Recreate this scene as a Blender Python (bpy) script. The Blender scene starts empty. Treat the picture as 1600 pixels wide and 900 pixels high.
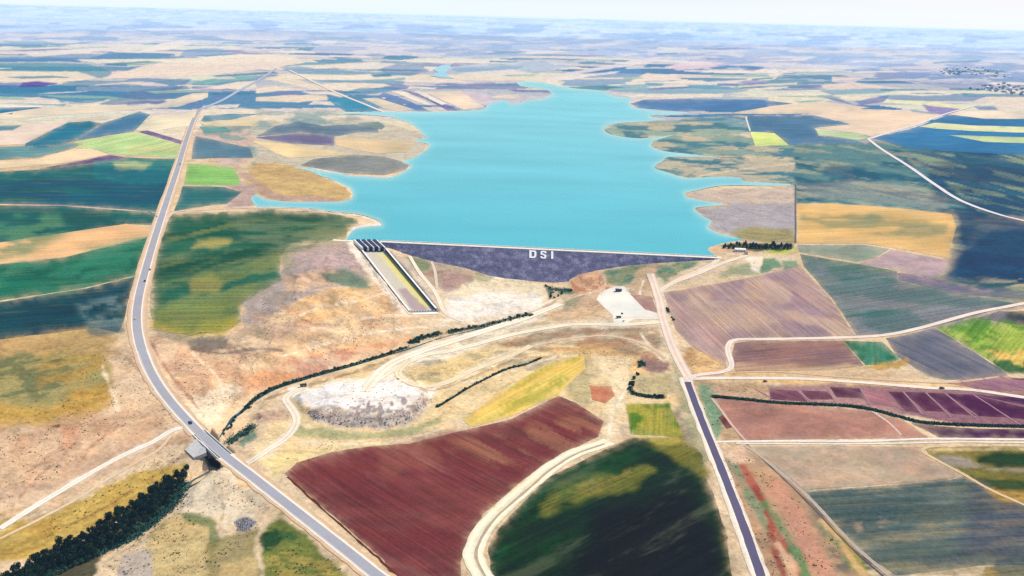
import bpy, math, random
import numpy as np
from mathutils import Matrix, Vector
from mathutils.geometry import delaunay_2d_cdt

random.seed(7)
rng = np.random.default_rng(7)
scene = bpy.context.scene
COL = scene.collection

# ------------------------------------------------------------------ camera
F, CH = 1350.0, 350.0                       # focal length in image pixels, flying height in metres
PITCH, ROLL = math.radians(17.5), math.radians(1.5)
fwd = np.array([0, math.cos(PITCH), -math.sin(PITCH)])
r0 = np.array([1.0, 0, 0]); u0 = np.array([0, math.sin(PITCH), math.cos(PITCH)])
rgt = math.cos(ROLL) * r0 + math.sin(ROLL) * u0
upv = -math.sin(ROLL) * r0 + math.cos(ROLL) * u0
CAM = np.array([0, 0, CH])

cam_data = bpy.data.cameras.new("camera")
cam_data.lens = F / 1600 * 36; cam_data.sensor_width = 36
cam_data.clip_start = 1.0; cam_data.clip_end = 400000
cam = bpy.data.objects.new("camera", cam_data)
COL.objects.link(cam)
m = Matrix.Identity(4)
for i in range(3):
    m[i][0] = rgt[i]; m[i][1] = upv[i]; m[i][2] = -fwd[i]; m[i][3] = CAM[i]
cam.matrix_world = m
scene.camera = cam

# image pixel coordinates (frame of 1600 x 900) <-> world
def rays(a, b):
    dx = (np.asarray(a, float) - 800) / F; dy = (450 - np.asarray(b, float)) / F
    return fwd + dx[..., None] * rgt + dy[..., None] * upv
def at_z(a, b, z):
    d = rays(a, b)
    dz = np.minimum(d[..., 2], -0.0006)
    t = (np.asarray(z, float) - CH) / dz
    return CAM + d * t[..., None]
def to_pixels(p):
    q = p - CAM
    zc = np.maximum(q @ fwd, 1.0)
    return 800 + F * (q @ rgt) / zc, 450 - F * (q @ upv) / zc

# ------------------------------------------------------------------ noise
def _h(ix, iy, s):
    n = (ix.astype(np.int64) * 374761393 + iy.astype(np.int64) * 668265263 + s * 1442695041) & 0x7fffffff
    n = ((n ^ (n >> 13)) * 1274126177) & 0x7fffffff
    return ((n ^ (n >> 16)) & 0xffffff) / 0xffffff
def vnoise(x, y, s=0):
    ix = np.floor(x); iy = np.floor(y); fx = x - ix; fy = y - iy
    fx = fx * fx * fx * (fx * (fx * 6 - 15) + 10); fy = fy * fy * fy * (fy * (fy * 6 - 15) + 10)
    a = _h(ix, iy, s); b = _h(ix + 1, iy, s); c = _h(ix, iy + 1, s); d = _h(ix + 1, iy + 1, s)
    return (a + (b - a) * fx) * (1 - fy) + (c + (d - c) * fx) * fy
def fbm(x, y, s=0, o=4):
    v = 0; a = 0.5; t = 0
    for k in range(o):
        v = v + a * vnoise(x, y, s + k * 17); t += a; a *= 0.5; x = x * 2.03 + 5.1; y = y * 2.03 + 9.7
    return v / t
def sstep(a, b, x):
    t = np.clip((x - a) / (b - a), 0, 1); return t * t * (3 - 2 * t)

def pts(s):
    return np.array([[float(c) for c in w.split(',')] for w in s.split()])
def sdist(poly, x, y):
    """signed distance, positive inside"""
    d = np.full(x.shape, 1e30); ins = np.zeros(x.shape, bool)
    n = len(poly)
    for i in range(n):
        ax, ay = poly[i]; bx, by = poly[(i + 1) % n]
        ex, ey = bx - ax, by - ay; L = ex * ex + ey * ey + 1e-12
        t = np.clip(((x - ax) * ex + (y - ay) * ey) / L, 0, 1)
        d = np.minimum(d, (x - ax - t * ex) ** 2 + (y - ay - t * ey) ** 2)
        c = (ay > y) != (by > y)
        if abs(ey) > 1e-12:
            ins ^= c & (x < (bx - ax) * (y - ay) / ey + ax)
    d = np.sqrt(d); return np.where(ins, d, -d)
def ldist(line, x, y):
    d = np.full(x.shape, 1e30); tt = np.zeros(x.shape)
    n = len(line)
    for i in range(n - 1):
        ax, ay = line[i]; bx, by = line[i + 1]
        ex, ey = bx - ax, by - ay; L = ex * ex + ey * ey + 1e-12
        t = np.clip(((x - ax) * ex + (y - ay) * ey) / L, 0, 1)
        q = (x - ax - t * ex) ** 2 + (y - ay - t * ey) ** 2
        w = q < d; tt = np.where(w, (i + t) / (n - 1), tt); d = np.where(w, q, d)
    return np.sqrt(d), tt
def catmull(P, step=4.0, closed=False):
    P = np.asarray(P, float); n = len(P); out = []
    for i in range(n if closed else n - 1):
        if closed: a, b, c, d = P[(i - 1) % n], P[i], P[(i + 1) % n], P[(i + 2) % n]
        else: a, b, c, d = P[max(i - 1, 0)], P[i], P[i + 1], P[min(i + 2, n - 1)]
        k = max(1, int(np.linalg.norm(c - b) / step))
        for j in range(k):
            t = j / k
            out.append(0.5 * ((2 * b) + (-a + c) * t + (2 * a - 5 * b + 4 * c - d) * t * t + (-a + 3 * b - 3 * c + d) * t ** 3))
    if not closed: out.append(P[-1])
    return np.array(out)

# ------------------------------------------------------------------ key outlines traced in image pixels
WATER_Z = 26.6
SHORE = pts("597,377 570,375 542,375 545,367 553,358 572,354 597,352 594,346 578,340 560,335 540,333 517,331 500,328 482,326 "
 "430,324 405,324 397,319 392,311 396,305 404,306 415,311 440,314 462,315 500,315 530,315 548,311 552,303 547,295 538,290 525,284 512,279 500,275 "
 "488,269 475,265 458,261 468,262 487,264 505,268 525,270 550,275 575,276 600,277 612,276 625,271 632,267 642,260 636,256 627,253 642,248 655,241 "
 "664,235 671,227 660,223 646,220 665,215 660,210 654,203 647,197 637,191 625,187 612,183 590,181 550,179 522,178 560,175 600,175 "
 "650,175 700,174 720,173 742,172 757,170 762,163 775,158 790,156 797,161 815,160 822,156 840,155 855,152 863,147 858,142 840,138 825,136 812,133 806,129 822,127 "
 "838,128 858,131 875,135 900,138 930,140 945,143 962,150 990,154 983,160 990,167 1005,170 1030,173 1050,174 1076,176 1050,179 1015,181 "
 "1020,184 1045,185 1012,190 985,191 962,193 948,197 943,202 950,208 962,212 980,215 1000,216 1020,215 1040,212 1062,209 1040,215 1020,221 1017,227 1024,232 "
 "1037,236 1055,239 1075,241 1100,243 1137,245 1110,246 1080,245 1045,245 1035,252 1023,261 1035,267 1050,272 1062,276 1075,278 1112,276 1135,276 1157,277 1163,283 "
 "1200,285 1235,288 1242,290 1200,291 1170,290 1125,291 1100,296 1070,302 1073,308 1090,311 1112,315 1140,320 1112,322 1086,325 1090,332 1100,339 1112,346 "
 "1106,355 1118,362 1135,368 1150,372 1163,376 1145,377 1125,381 1107,386 1106,392 1118,401")
TOE = pts("604,383 615,390 632,397 655,403 680,410 705,414 735,421 765,431 790,435 820,438 850,441 870,442 888,441 893,434 905,428 930,423 960,418 990,414 1030,411 1075,408 1116,404")
CREST_Z = 28.6
CA = at_z(598., 377.5, CREST_Z); CB = at_z(1119., 402.5, CREST_Z)
dam_dir = (CB - CA)[:2]; DAM_L = float(np.linalg.norm(dam_dir)); dam_dir = dam_dir / DAM_L
dam_n = np.array([dam_dir[1], -dam_dir[0]])          # downstream, toward the plain
HALF = 4.5
def dam_plane(x, y):
    s = (x - CA[0]) * dam_n[0] + (y - CA[1]) * dam_n[1]
    return CREST_Z - np.maximum(s - HALF, 0) / 2.05
def hit_plane_dam(a, b):
    d = rays(a, b)
    # z = CREST_Z - (s-HALF)/2.05
    n3 = np.array([dam_n[0] / 2.05, dam_n[1] / 2.05, 1.0])
    c = CREST_Z + HALF / 2.05 + (CA[0] * dam_n[0] + CA[1] * dam_n[1]) / 2.05
    t = (c - CAM @ n3) / (d @ n3)
    return CAM + d * t[..., None]
TOEW = hit_plane_dam(TOE[:, 0], TOE[:, 1])
# spillway chute corners
SL0, SR0 = at_z(567., 393., 23.5), at_z(602., 393., 23.5)
SL1, SR1 = at_z(641., 487., 3.0), at_z(680., 486., 3.0)

ctrl = []
for (a, b, z) in [(0,900,-4),(-120,900,-8),(-200,700,6),(250,800,-9),(100,860,-11),(20,960,-12),(300,735,-7),(0,780,0),(0,650,10),(0,500,16),(0,350,24),(0,250,30),
    (400,850,-3),(560,900,2),(280,655,5),(370,730,5),(350,640,-4),(238,585,8),(214,510,14),(245,360,25),(300,190,34),
    (640,600,2),(500,600,-1),(470,690,0),(600,670,-2),(560,618,3.5),(520,626,3),(650,622,3.5),(700,850,4),(850,700,5),(950,850,6),(1100,850,8),(900,560,4),(830,490,1),
    (690,520,0),(600,545,-1),(560,560,-1),(740,480,3),(700,440,9),(660,425,16),(610,480,7),(580,440,17),(560,470,16),(500,500,11),(450,570,4),(420,600,-2),(440,450,20),
    (400,500,16),(540,400,26.5),(555,378,28),(480,375,28),(400,350,28),(300,600,8),(380,560,8),(320,520,15),(950,450,12),(967,500,12),(920,470,7),(1020,440,18),
    (1040,500,14),(1075,590,10),(1130,720,8),(1190,900,6),(1000,620,5),(1135,404,28.5),(1200,400,30),(1250,420,28),(1330,520,20),(1500,500,26),(1700,470,32),(1500,600,16),
    (1600,700,14),(1400,690,12),(1650,900,14),(1300,850,10),(800,960,4),(1600,345,38),(1355,217,40),(1450,380,34),(1250,330,30),(1240,250,34),(1700,150,60),(1250,100,50),
    (800,80,46),(400,80,46),(0,100,45),(100,170,38),(450,240,31),(450,200,34),(480,290,30),(700,150,32),(1150,200,32),(1150,310,29),(1000,110,44),(-300,400,26),(1900,600,24),
    (800,50,60),(0,30,60),(1600,62,60)]:
    p = at_z(float(a), float(b), float(z)); ctrl.append([p[0], p[1], z])
for p in TOEW[1:-1]: ctrl.append([p[0], p[1], p[2]])
SHW = at_z(SHORE[:, 0], SHORE[:, 1], WATER_Z)
for p in SHW[2::4]: ctrl.append([p[0], p[1], WATER_Z + 0.1])
for k in range(7):
    t = k / 6
    for A, B in ((SL0, SL1), (SR0, SR1)):
        side = -1 if A is SL0 else 1
        p = A + (B - A) * t; ctrl.append([p[0] + side * 4, p[1], p[2] + 1.6])
ctrl = np.array(ctrl)
keep = []
for i in range(len(ctrl)):
    if all(np.hypot(*(ctrl[i, :2] - ctrl[j, :2])) > 6 for j in keep): keep.append(i)
ctrl = ctrl[keep]; nC = len(ctrl)
K = np.hypot(ctrl[:, None, 0] - ctrl[None, :, 0], ctrl[:, None, 1] - ctrl[None, :, 1]) / 1000
A_ = np.zeros((nC + 1, nC + 1)); A_[:nC, :nC] = K - 0.004 * np.eye(nC); A_[:nC, nC] = 1; A_[nC, :nC] = 1
W_ = np.linalg.solve(A_, np.append(ctrl[:, 2], 0))

STREAM = pts("1000,455 905,462 868,468 850,480 800,492 740,510 690,525 640,542 600,556 540,574 480,590 430,606 400,624 378,646 352,680 338,706 318,728 290,752 262,785 215,822 150,852 80,880 0,915 -100,960")
STREAMW = at_z(STREAM[:, 0], STREAM[:, 1], -3.0)[:, :2]
BR_A, BR_B = 0.0, 0.0
GRAVY = pts("316,690 352,722 338,732 326,716")
foot = np.vstack([CA[None, :2] , TOEW[:, :2], CB[None, :2]])
upst = np.array([CA[:2] - dam_n * 8, CB[:2] - dam_n * 8])
foot_dam = np.vstack([upst[0], TOEW[:, :2], upst[1]])
chute = np.array([SL0[:2], SL1[:2], SR1[:2], SR0[:2]])
wside = (SR0 - SL0)[:2]; wside /= np.linalg.norm(wside)
chdir = ((SL1 + SR1) / 2 - (SL0 + SR0) / 2)[:2]; CHL = float(np.linalg.norm(chdir)); chdir = chdir / CHL
UPL = 46.0
chute_all = np.array([SL0[:2] - chdir * UPL - wside * 3, SL1[:2] - wside * 2 + chdir * 4, SR1[:2] + wside * 2 + chdir * 4, SR0[:2] - chdir * UPL + wside * 3])
def chute_z(x, y):
    t = ((x - SL0[0]) * chdir[0] + (y - SL0[1]) * chdir[1]) / CHL
    return SL0[2] + (SL1[2] - SL0[2]) * np.clip(t, -0.02, 1.05)
RIV_BR = at_z(np.array([395., 372., 335., 318., 300.]), np.array([655., 672., 708., 728., 748.]), -4.0)[:, :2]

_b = pts("250,560 320,560 390,512 440,450 500,400 545,400 600,470 620,500 620,520 480,575 400,605 340,640 300,640")
BLUFF = at_z(_b[:, 0], _b[:, 1], 9.0)[:, :2]
HWZ = None
_b2 = pts("462,612 520,596 590,588 650,596 674,614 668,632 640,652 600,660 540,660 490,650 468,634")
BENCH = at_z(_b2[:, 0], _b2[:, 1], 3.0)[:, :2]
_o = pts("314,684 352,719 366,706 330,668"); _o2 = pts("326,722 337,733 349,727")
OPENING = np.vstack([at_z(_o[:, 0], _o[:, 1], 3.0), ])[:, :2]
_op = at_z(np.array([313., 318., 327., 338., 350., 354., 366., 330.]), np.array([683., 706., 726., 733., 727., 719., 706., 668.]), 1.0); OPENING = _op[:, :2]
BRW = at_z(331., 696., 3.0)
def H(x, y, carve=True):
    x = np.asarray(x, float); y = np.asarray(y, float)
    shp = x.shape; x = x.ravel(); y = y.ravel()
    out = np.empty(len(x))
    for s in range(0, len(x), 60000):
        e = s + 60000
        r = np.hypot(x[s:e, None] - ctrl[None, :, 0], y[s:e, None] - ctrl[None, :, 1]) / 1000
        out[s:e] = r @ W_[:nC] + W_[nC]
    out = np.clip(out, -16, 75)
    dist = np.hypot(x, y)
    # natural relief, calm by the water and stronger far away
    sd = np.full(len(x), -9999.0)
    bb = (y > 1050) & (y < 8500) & (np.abs(x) < 2500)
    if bb.any(): sd[bb] = sdist(SHW[:, :2], x[bb], y[bb])
    calm = sstep(5, 220, np.abs(sd))
    amp = 1.2 + 17 * sstep(3600, 8500, dist) * (1 + 0.6 * sstep(0, 2500, x)) + 52 * sstep(8500, 20000, dist) + 70 * sstep(24000, 60000, dist)
    n = (fbm(x / 420, y / 420, 3, 3) - 0.5) * 2.2
    n2 = (fbm(x / 3300, y / 3300, 11, 4) - 0.5) * 2.2
    out = out + calm * amp * np.where(dist < 6000, n, n2 + 0.25 * n)
    if bb.any():
        w = bb & (sd > 0)
        out[w] = np.minimum(out[w], WATER_Z - 0.3 - 0.1 * np.minimum(sd[w], 60))
    nb = (y > 850) & (y < 1500) & (np.abs(x) < 500)
    if nb.any():
        xs, ys, o = x[nb], y[nb], out[nb]
        fd = sdist(foot_dam, xs, ys)
        o = np.where(fd > 0, np.minimum(o, dam_plane(xs, ys) - 0.4 - np.minimum(fd, 6) * 0.2), o)
        cd = sdist(chute_all, xs, ys)
        o = np.where(cd > -1.5, np.minimum(o, chute_z(xs, ys) - 1.2), o)
        out[nb] = o
    nb = (y < 1150) & (y > 380) & (np.abs(x) < 700)
    if nb.any():
        xs, ys = x[nb], y[nb]
        d, _ = ldist(STREAMW[:-2], xs, ys)
        wob = 5 * (fbm(xs / 22, ys / 22, 33, 3) - 0.5)
        cut = -2.6 * sstep(15, 4, d + wob)
        bl = sdist(BLUFF, xs, ys)
        rg = 1 - np.abs(fbm(xs / 62, ys / 62, 35, 4) - 0.5) * 2 * 2.4
        cut += sstep(0, 30, bl) * (np.clip(rg, -1, 1) * 4.2 + 3.2 * (fbm(xs / 18, ys / 18, 36, 3) - 0.5))
        cut += 3.6 * sstep(-3, 5, sdist(BENCH, xs, ys) + 4 * (fbm(xs / 12, ys / 12, 38, 3) - 0.5))
        out[nb] += cut
    if HWZ is not None:
        nb = (x > HWZ[:, 0].min() - 30) & (x < HWZ[:, 0].max() + 30) & (y < 2600)
        if nb.any():
            d, t = ldist(HWZ[:, :2], x[nb], y[nb])
            zr = np.interp(t * (len(HWZ) - 1), np.arange(len(HWZ)), HWZ[:, 2]) - 0.35
            k = sstep(19, 8.5, d)
            out[nb] = out[nb] * (1 - k) + zr * k
    if carve:
        nb = (y < 900) & (y > 400) & (x < -60)
        if nb.any():
            sp = sdist(OPENING, x[nb], y[nb])
            d, _ = ldist(RIV_BR, x[nb], y[nb])
            out[nb] -= np.maximum(11.0 * sstep(-0.5, 2.5, sp), 4.5 * sstep(9.0, 4.0, d))
    return out.reshape(shp)

def ground(a, b, lift=0.0, carve=True, off=0.0):
    """point of the terrain under image pixel coordinates"""
    a = np.asarray(a, float); b = np.asarray(b, float)
    z = np.full(a.shape, 15.0)
    for _ in range(6):
        p = at_z(a, b, z)
        z = z + 0.9 * (H(p[..., 0], p[..., 1], carve) - z)
    p = at_z(a, b, z)
    d = np.linalg.norm(p - CAM, axis=-1)
    p[..., 2] = z + lift * (0.06 + 0.00003 * d + 2.2e-8 * d * d) + off
    return p

HWY = "640,935 590,900 545,864 470,805 400,750 345,707 305,670 265,626 238,586 222,548 214,510 216,470 228,420 245,362 262,310 276,268 290,222 302,188 312,171"
_g = catmull(pts(HWY), 9); _p = ground(_g[:, 0], _g[:, 1], 0, False)
_z = np.pad(_p[:, 2], 5, mode='edge'); _p[:, 2] = np.convolve(_z, np.ones(11) / 11, mode='valid') + 0.6
HWZ = _p
# ------------------------------------------------------------------ colour: photo tone -> albedo through the haze
SIG = np.array([0.9e-5, 1.9e-5, 3.2e-5])            # haze extinction per metre, r g b
HZ = np.array([0.97, 0.985, 1.0])                    # haze radiance
E_SUN = 1.45
def lin(c):
    c = np.asarray(c, float) / 255
    return np.where(c <= 0.04045, c / 12.92, ((c + 0.055) / 1.055) ** 2.4)
def albedo(c_lin, d):
    T = np.exp(-SIG * np.asarray(d)[..., None])
    return np.clip((c_lin - HZ * (1 - T)) / T / E_SUN, 0.006, 0.82)
# ------------------------------------------------------------------ image-traced soil and vegetation tints, plus painted bridge shade
PAINT = []
def pa(rgb, s, soft=4, wob=4, op=1.0, layer='g'):
    PAINT.append(('p', layer, rgb, None, soft, wob, op, edge_x(pts(s))))
def ln(rgb, s, hw, soft=1.5, wob=1, op=1.0, layer='g'):
    PAINT.append(('l', layer, rgb, None, soft, wob, op, catmull(pts(s), 12), hw))
def mo(rgb, s, sx, sy, thr=0.5, hard=0.08, op=0.8, soft=8, layer='g', ang=0.0):
    PAINT.append(('m', layer, rgb, None, soft, 3, op, edge_x(pts(s)), (sx, sy, thr, hard, ang)))
def edge_x(g):
    g = g.copy()
    for q in g:
        if q[0] <= 0: q[0] = -250
        if q[0] >= 1600: q[0] = 1850
        if q[1] >= 900: q[1] = 1100
    return g
def mo_stub(): pass
# --- far country, hazy bands and parcels
for rgb, s in [
 ((176,192,222),"0,52 400,46 900,60 1250,72 1600,92 1600,130 1200,105 900,84 500,62 0,60"),
 ((226,214,212),"90,74 170,64 200,69 160,78"),((236,224,214),"35,83 125,78 170,82 140,91 60,90"),((240,228,214),"215,82 250,68 285,64 300,69 260,78"),((120,160,196),"290,77 340,74 362,80 330,89 280,88"),
 ((88,140,186),"0,93 60,88 120,84 200,84 260,90 180,92 90,96 0,98"),((240,228,208),"115,93 250,92 350,88 400,84 450,88 472,94 400,97 300,104 150,98"),
 ((74,148,172),"0,104 60,98 140,100 175,112 170,122 130,122 60,112 0,108"),((236,222,200),"0,108 60,112 120,112 150,120 145,127 60,128 0,128"),
 ((240,222,204),"150,124 220,104 330,96 400,92 476,98 430,106 400,109 300,120 240,118 180,128"),((90,120,184),"30,129 60,127 92,130 60,136 10,137 0,134"),((86,64,160),"36,129 55,127 90,131 64,136 30,136"),
 ((72,136,176),"0,136 60,136 140,124 220,122 300,124 280,140 200,146 160,158 110,166 0,152"),((100,130,168),"150,164 210,142 290,134 300,140 250,160 200,165"),
 ((240,226,200),"0,149 60,152 115,160 90,163 0,156"),((236,232,216),"0,159 70,165 60,168 0,166"),((88,136,178),"300,130 340,122 400,118 432,116 440,120 400,126 340,135 300,138"),((130,190,180),"290,130 350,120 400,118 400,122 320,132"),
 ((238,226,204),"320,138 370,128 400,126 400,138 360,142"),((240,226,206),"400,108 440,104 520,100 590,96 600,100 540,106 430,110"),
 ((110,160,190),"437,105 470,104 520,108 560,112 620,114 600,118 540,118 460,116"),((232,222,214),"540,102 600,98 660,104 640,112 580,112"),((120,150,190),"590,108 620,100 660,104 672,112 640,116 600,114"),
 ((240,228,206),"420,122 470,116 560,118 640,120 632,126 560,126 490,124"),((92,156,184),"490,125 560,125 600,124 634,121 630,133 560,130 500,128"),((240,226,204),"490,132 540,129 600,131 610,134 560,142 530,142"),
 ((70,142,180),"530,146 560,138 610,136 640,138 600,144 560,150 545,147"),((238,222,200),"400,138 430,134 470,140 440,142 400,146"),((130,140,190),"420,146 450,142 480,145 440,150"),((240,222,196),"400,152 460,148 510,149 515,156 460,160 400,158"),
 ((236,220,198),"410,122 440,118 490,132 545,150 530,152 490,140"),
 ((140,150,186),"640,138 700,134 770,128 782,134 760,138 700,138"),((214,200,208),"700,146 730,142 760,146 770,160 740,172 720,166"),
 ((120,165,192),"560,158 590,150 640,165 680,175 600,172"),
 ((180,196,214),"700,105 760,98 860,96 900,104 840,112 760,112 710,112"),((132,170,202),"700,108 760,102 820,104 800,110 720,113"),((232,222,214),"720,114 800,108 830,114 760,120"),
 ((92,150,196),"870,126 900,124 960,110 1000,106 1005,118 985,128 930,136 880,134"),((226,216,222),"860,118 920,108 1000,92 1060,84 1080,88 1000,100 900,116"),((236,226,224),"855,123 920,115 970,111 960,115 880,124"),
 ((238,222,208),"985,126 1010,114 1060,118 1055,124 1000,128"),((230,222,218),"1020,130 1100,128 1170,124 1200,128 1140,132 1060,134"),((232,206,214),"1040,104 1100,92 1180,96 1120,104 1060,110"),
 ((112,168,192),"930,136 1020,130 1140,134 1200,140 1130,146 1050,148 960,143"),((236,228,210),"960,148 1030,147 1130,146 1128,152 1040,152 990,152"),((236,226,208),"1130,132 1200,116 1230,110 1210,124 1150,130"),
 ((140,136,196),"1150,128 1180,124 1200,130 1170,133"),((238,224,204),"1130,134 1190,138 1160,140"),
 ((238,226,198),"1200,152 1270,150 1300,156 1250,164 1200,168"),((104,172,176),"1240,158 1290,156 1260,163"),((240,222,214),"1200,100 1240,92 1270,96 1230,100"),
 ((120,170,196),"1296,108 1320,108 1340,118 1310,116"),((240,218,206),"1300,120 1350,122 1360,118 1330,130 1300,128"),((110,160,190),"1280,142 1350,136 1420,140 1370,146 1300,148"),
 ((232,214,202),"1260,136 1330,128 1420,140 1370,138 1300,140"),((240,228,200),"1290,150 1370,152 1360,157 1310,156"),((104,120,182),"1275,149 1300,149 1337,165 1315,160"),((96,120,182),"1335,158 1390,148 1385,158 1345,165"),
 ((236,232,190),"1390,150 1400,156 1460,158 1520,168 1500,171 1440,164 1380,160"),((84,140,184),"1370,150 1400,148 1500,148 1545,150 1520,158 1440,158 1390,156"),((238,228,212),"1390,146 1450,142 1500,148 1440,150"),
 ((108,100,188),"1440,163 1505,171 1475,181 1450,174"),((120,164,180),"1420,170 1460,176 1470,182 1430,178"),((82,120,178),"1520,166 1570,166 1560,172 1530,172"),((232,218,202),"1540,152 1590,140 1600,160 1600,176 1560,172"),
 ((150,160,196),"1400,100 1500,96 1600,110 1600,140 1500,140 1420,128 1300,118"),((178,184,210),"1000,80 1200,84 1300,100 1200,104 1050,92"),((182,190,214),"500,70 700,72 860,84 760,92 600,86 480,82"),
]: pa(rgb, s, 0.9, 0.5, 0.9 if min(rgb) > 170 else 0.72)
mo((110,158,206),"0,30 800,34 1600,66 1600,140 1300,130 1000,90 700,88 400,70 0,60",46,6,0.54,0.07,0.42,6)
mo((238,226,220),"0,45 800,60 1600,90 1600,130 1300,130 1000,110 700,100 400,86 0,70",52,5,0.56,0.06,0.55,6)
R_ = random.Random(11)
for i_ in range(150):      # narrow strips among the distant parcels
    yy = 62 + 104 * R_.random() ** 0.8; xx = R_.uniform(-40, 1640); yy += max(0, xx - 700) * 0.022
    if yy > 150 and xx > 560: continue
    sc_ = (yy - 20) / 90.0; w_ = R_.uniform(25, 95) * (0.5 + 0.5 * sc_); h_ = R_.uniform(1.2, 3.6) * sc_; sh = R_.uniform(-.9, 1.3) * w_ * .35; tl = R_.uniform(-.07, .03) * w_
    c_ = R_.choice([(242, 230, 212), (242, 230, 212), (238, 222, 200), (80, 146, 172), (96, 150, 180), (70, 134, 160), (118, 128, 178), (150, 188, 176), (222, 212, 210)])
    c_ = tuple(int(v * min(1, sc_ + .25) + (1 - min(1, sc_ + .25)) * q) for v, q in zip(c_, (196, 208, 228)))
    PAINT.append(('p', 'g', c_, None, 0.6, 0.3, 0.82, np.array([[xx, yy], [xx + w_, yy + tl], [xx + w_ + sh, yy + tl + h_], [xx + sh, yy + h_]])))
# --- left country
pa((205,196,176),"380,205 400,190 470,182 560,183 640,200 665,215 668,232 640,256 560,275 470,262 400,255 380,240",2,3)
pa((214,184,128),"392,256 430,252 475,262 515,278 550,295 552,306 530,314 440,315 405,307 380,285",3,3)
mo((190,160,122),"392,256 475,262 550,295 530,314 440,315 380,285",60,10,0.5,0.08,0.5)
pa((190,160,150),"370,272 396,285 404,305 440,315 530,315 520,309 440,305 410,292 392,270",2,2,0.8)
pa((212,188,172),"300,200 380,196 400,215 390,250 365,265 380,290 400,322 355,325 340,250 300,225",5,4)
mo((130,160,160),"310,180 400,175 400,260 380,260 310,215",30,8,0.52,0.06,0.8)
pa((196,170,160),"355,300 372,288 400,296 400,320 360,322",4,4)
pa((236,224,200),"240,205 300,176 312,170 560,176 600,182 480,186 400,190 320,186 290,222 250,212",2,3,0.8)
mo((120,160,165),"400,170 520,174 560,185 480,210 400,200",40,8,0.5,0.07,0.75)
# left bluffs
pa((236,204,166),"225,530 420,470 620,440 640,520 620,560 480,600 400,630 340,690 300,660 240,580",6,6)
pa((184,168,162),"380,470 440,420 480,395 540,380 560,400 580,440 500,455 430,490 400,505 378,500",6,6)
pa((150,152,128),"440,395 520,380 545,385 500,400 450,425 438,420",5,5,0.7)
pa((198,172,168),"470,390 540,376 562,390 575,425 540,440 480,430 455,405",5,5,0.7)
pa((222,186,150),"440,430 520,420 560,440 500,450 450,455",4,5,0.8)
pa((106,142,122),"498,428 540,418 575,440 588,455 550,452 510,440",3,4,0.9)
pa((242,196,142),"430,500 470,470 520,452 590,450 612,470 615,490 560,505 480,512",4,4)
pa((202,176,148),"300,528 330,525 390,505 430,500 420,560 360,590 320,560",5,5,0.7)
pa((222,184,158),"420,505 500,500 540,520 470,540 430,530",5,6,0.75)
pa((246,206,160),"470,520 560,505 640,500 640,520 560,545 480,560 420,590 380,570 430,540",6,6)
pa((242,180,134),"370,590 430,570 540,545 620,530 640,530 600,550 500,580 410,610 370,612",4,5)
pa((190,150,140),"440,575 500,552 555,552 545,566 480,585",4,5,0.6)
pa((120,120,116),"290,530 340,523 360,528 350,548 300,548",3,4,0.85)
pa((178,160,140),"240,505 300,525 290,535 250,530",3,4,0.8)
pa((140,115,105),"355,535 400,545 380,552 320,550 300,545",3,4,0.6)
pa((236,190,150),"232,530 300,555 380,560 400,600 340,640 290,610 245,570",6,6,0.8)
pa((228,180,146),"236,540 280,545 320,560 300,590 262,580",5,6,0.6)
mo((206,164,136),"230,500 640,440 640,540 380,640 300,660 240,590",34,12,0.58,0.06,0.45)
mo((150,140,118),"380,420 600,385 625,500 400,560",40,14,0.6,0.06,0.35)
mo((250,226,188),"230,520 640,440 640,540 380,640 300,660 240,590",44,14,0.6,0.06,0.4)
pa((248,228,196),"300,620 360,600 380,610 330,668 300,660",6,5,0.8)
pa((236,206,170),"195,430 232,430 226,480 230,530 300,665 280,660 236,600 208,548 196,500",3,3,0.9)
# left of highway
pa((226,196,162),"165,545 196,520 215,560 262,640 296,672 200,705 100,790 0,850 0,680 100,655 160,630",8,8)
pa((168,156,104),"0,540 100,520 145,515 168,548 172,600 150,640 90,655 0,680",8,8)
mo((104,116,84),"0,555 80,545 120,570 90,620 0,650",44,7,0.5,0.06,0.75,ang=-0.25)
pa((206,166,88),"0,640 80,635 160,600 175,620 150,650 90,665 0,690",6,6,0.85)
pa((214,174,120),"0,540 60,520 120,508 165,528 130,538 60,552 0,560",6,6,0.8)
mo((190,150,80),"60,540 168,540 172,640 60,650",40,9,0.5,0.08,0.6,ang=-0.2)
pa((226,190,154),"0,700 60,672 150,655 200,640 250,660 200,690 120,740 0,800",8,8,0.8)
mo((206,166,136),"0,690 180,640 260,660 120,760 0,830",46,14,0.5,0.07,0.6,ang=-.4)
pa((230,170,136),"95,668 120,668 120,690 100,700",5,5,0.7)
pa((110,60,60),"80,665 94,663 92,669 80,668",1,1,0.8)
ln((246,222,186),"160,572 166,590 172,605 180,622 184,640",3,2.5,3,0.8)
pa((206,174,146),"0,790 60,755 150,715 260,672 300,668 300,690 240,710 150,750 0,828",5,5,0.7)
pa((206,176,100),"0,845 60,812 140,775 220,735 290,725 290,745 240,780 150,825 60,870 0,895",4,4)
mo((176,140,70),"0,845 140,775 290,725 240,780 60,870",50,5,0.52,0.06,0.6,ang=-.45)
ln((140,100,60),"110,820 160,795 205,768",1.5,2,1,0.6)
mo((170,140,110),"150,715 300,675 300,725 220,735",20,8,0.52,0.06,0.6,ang=-.45)
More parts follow.
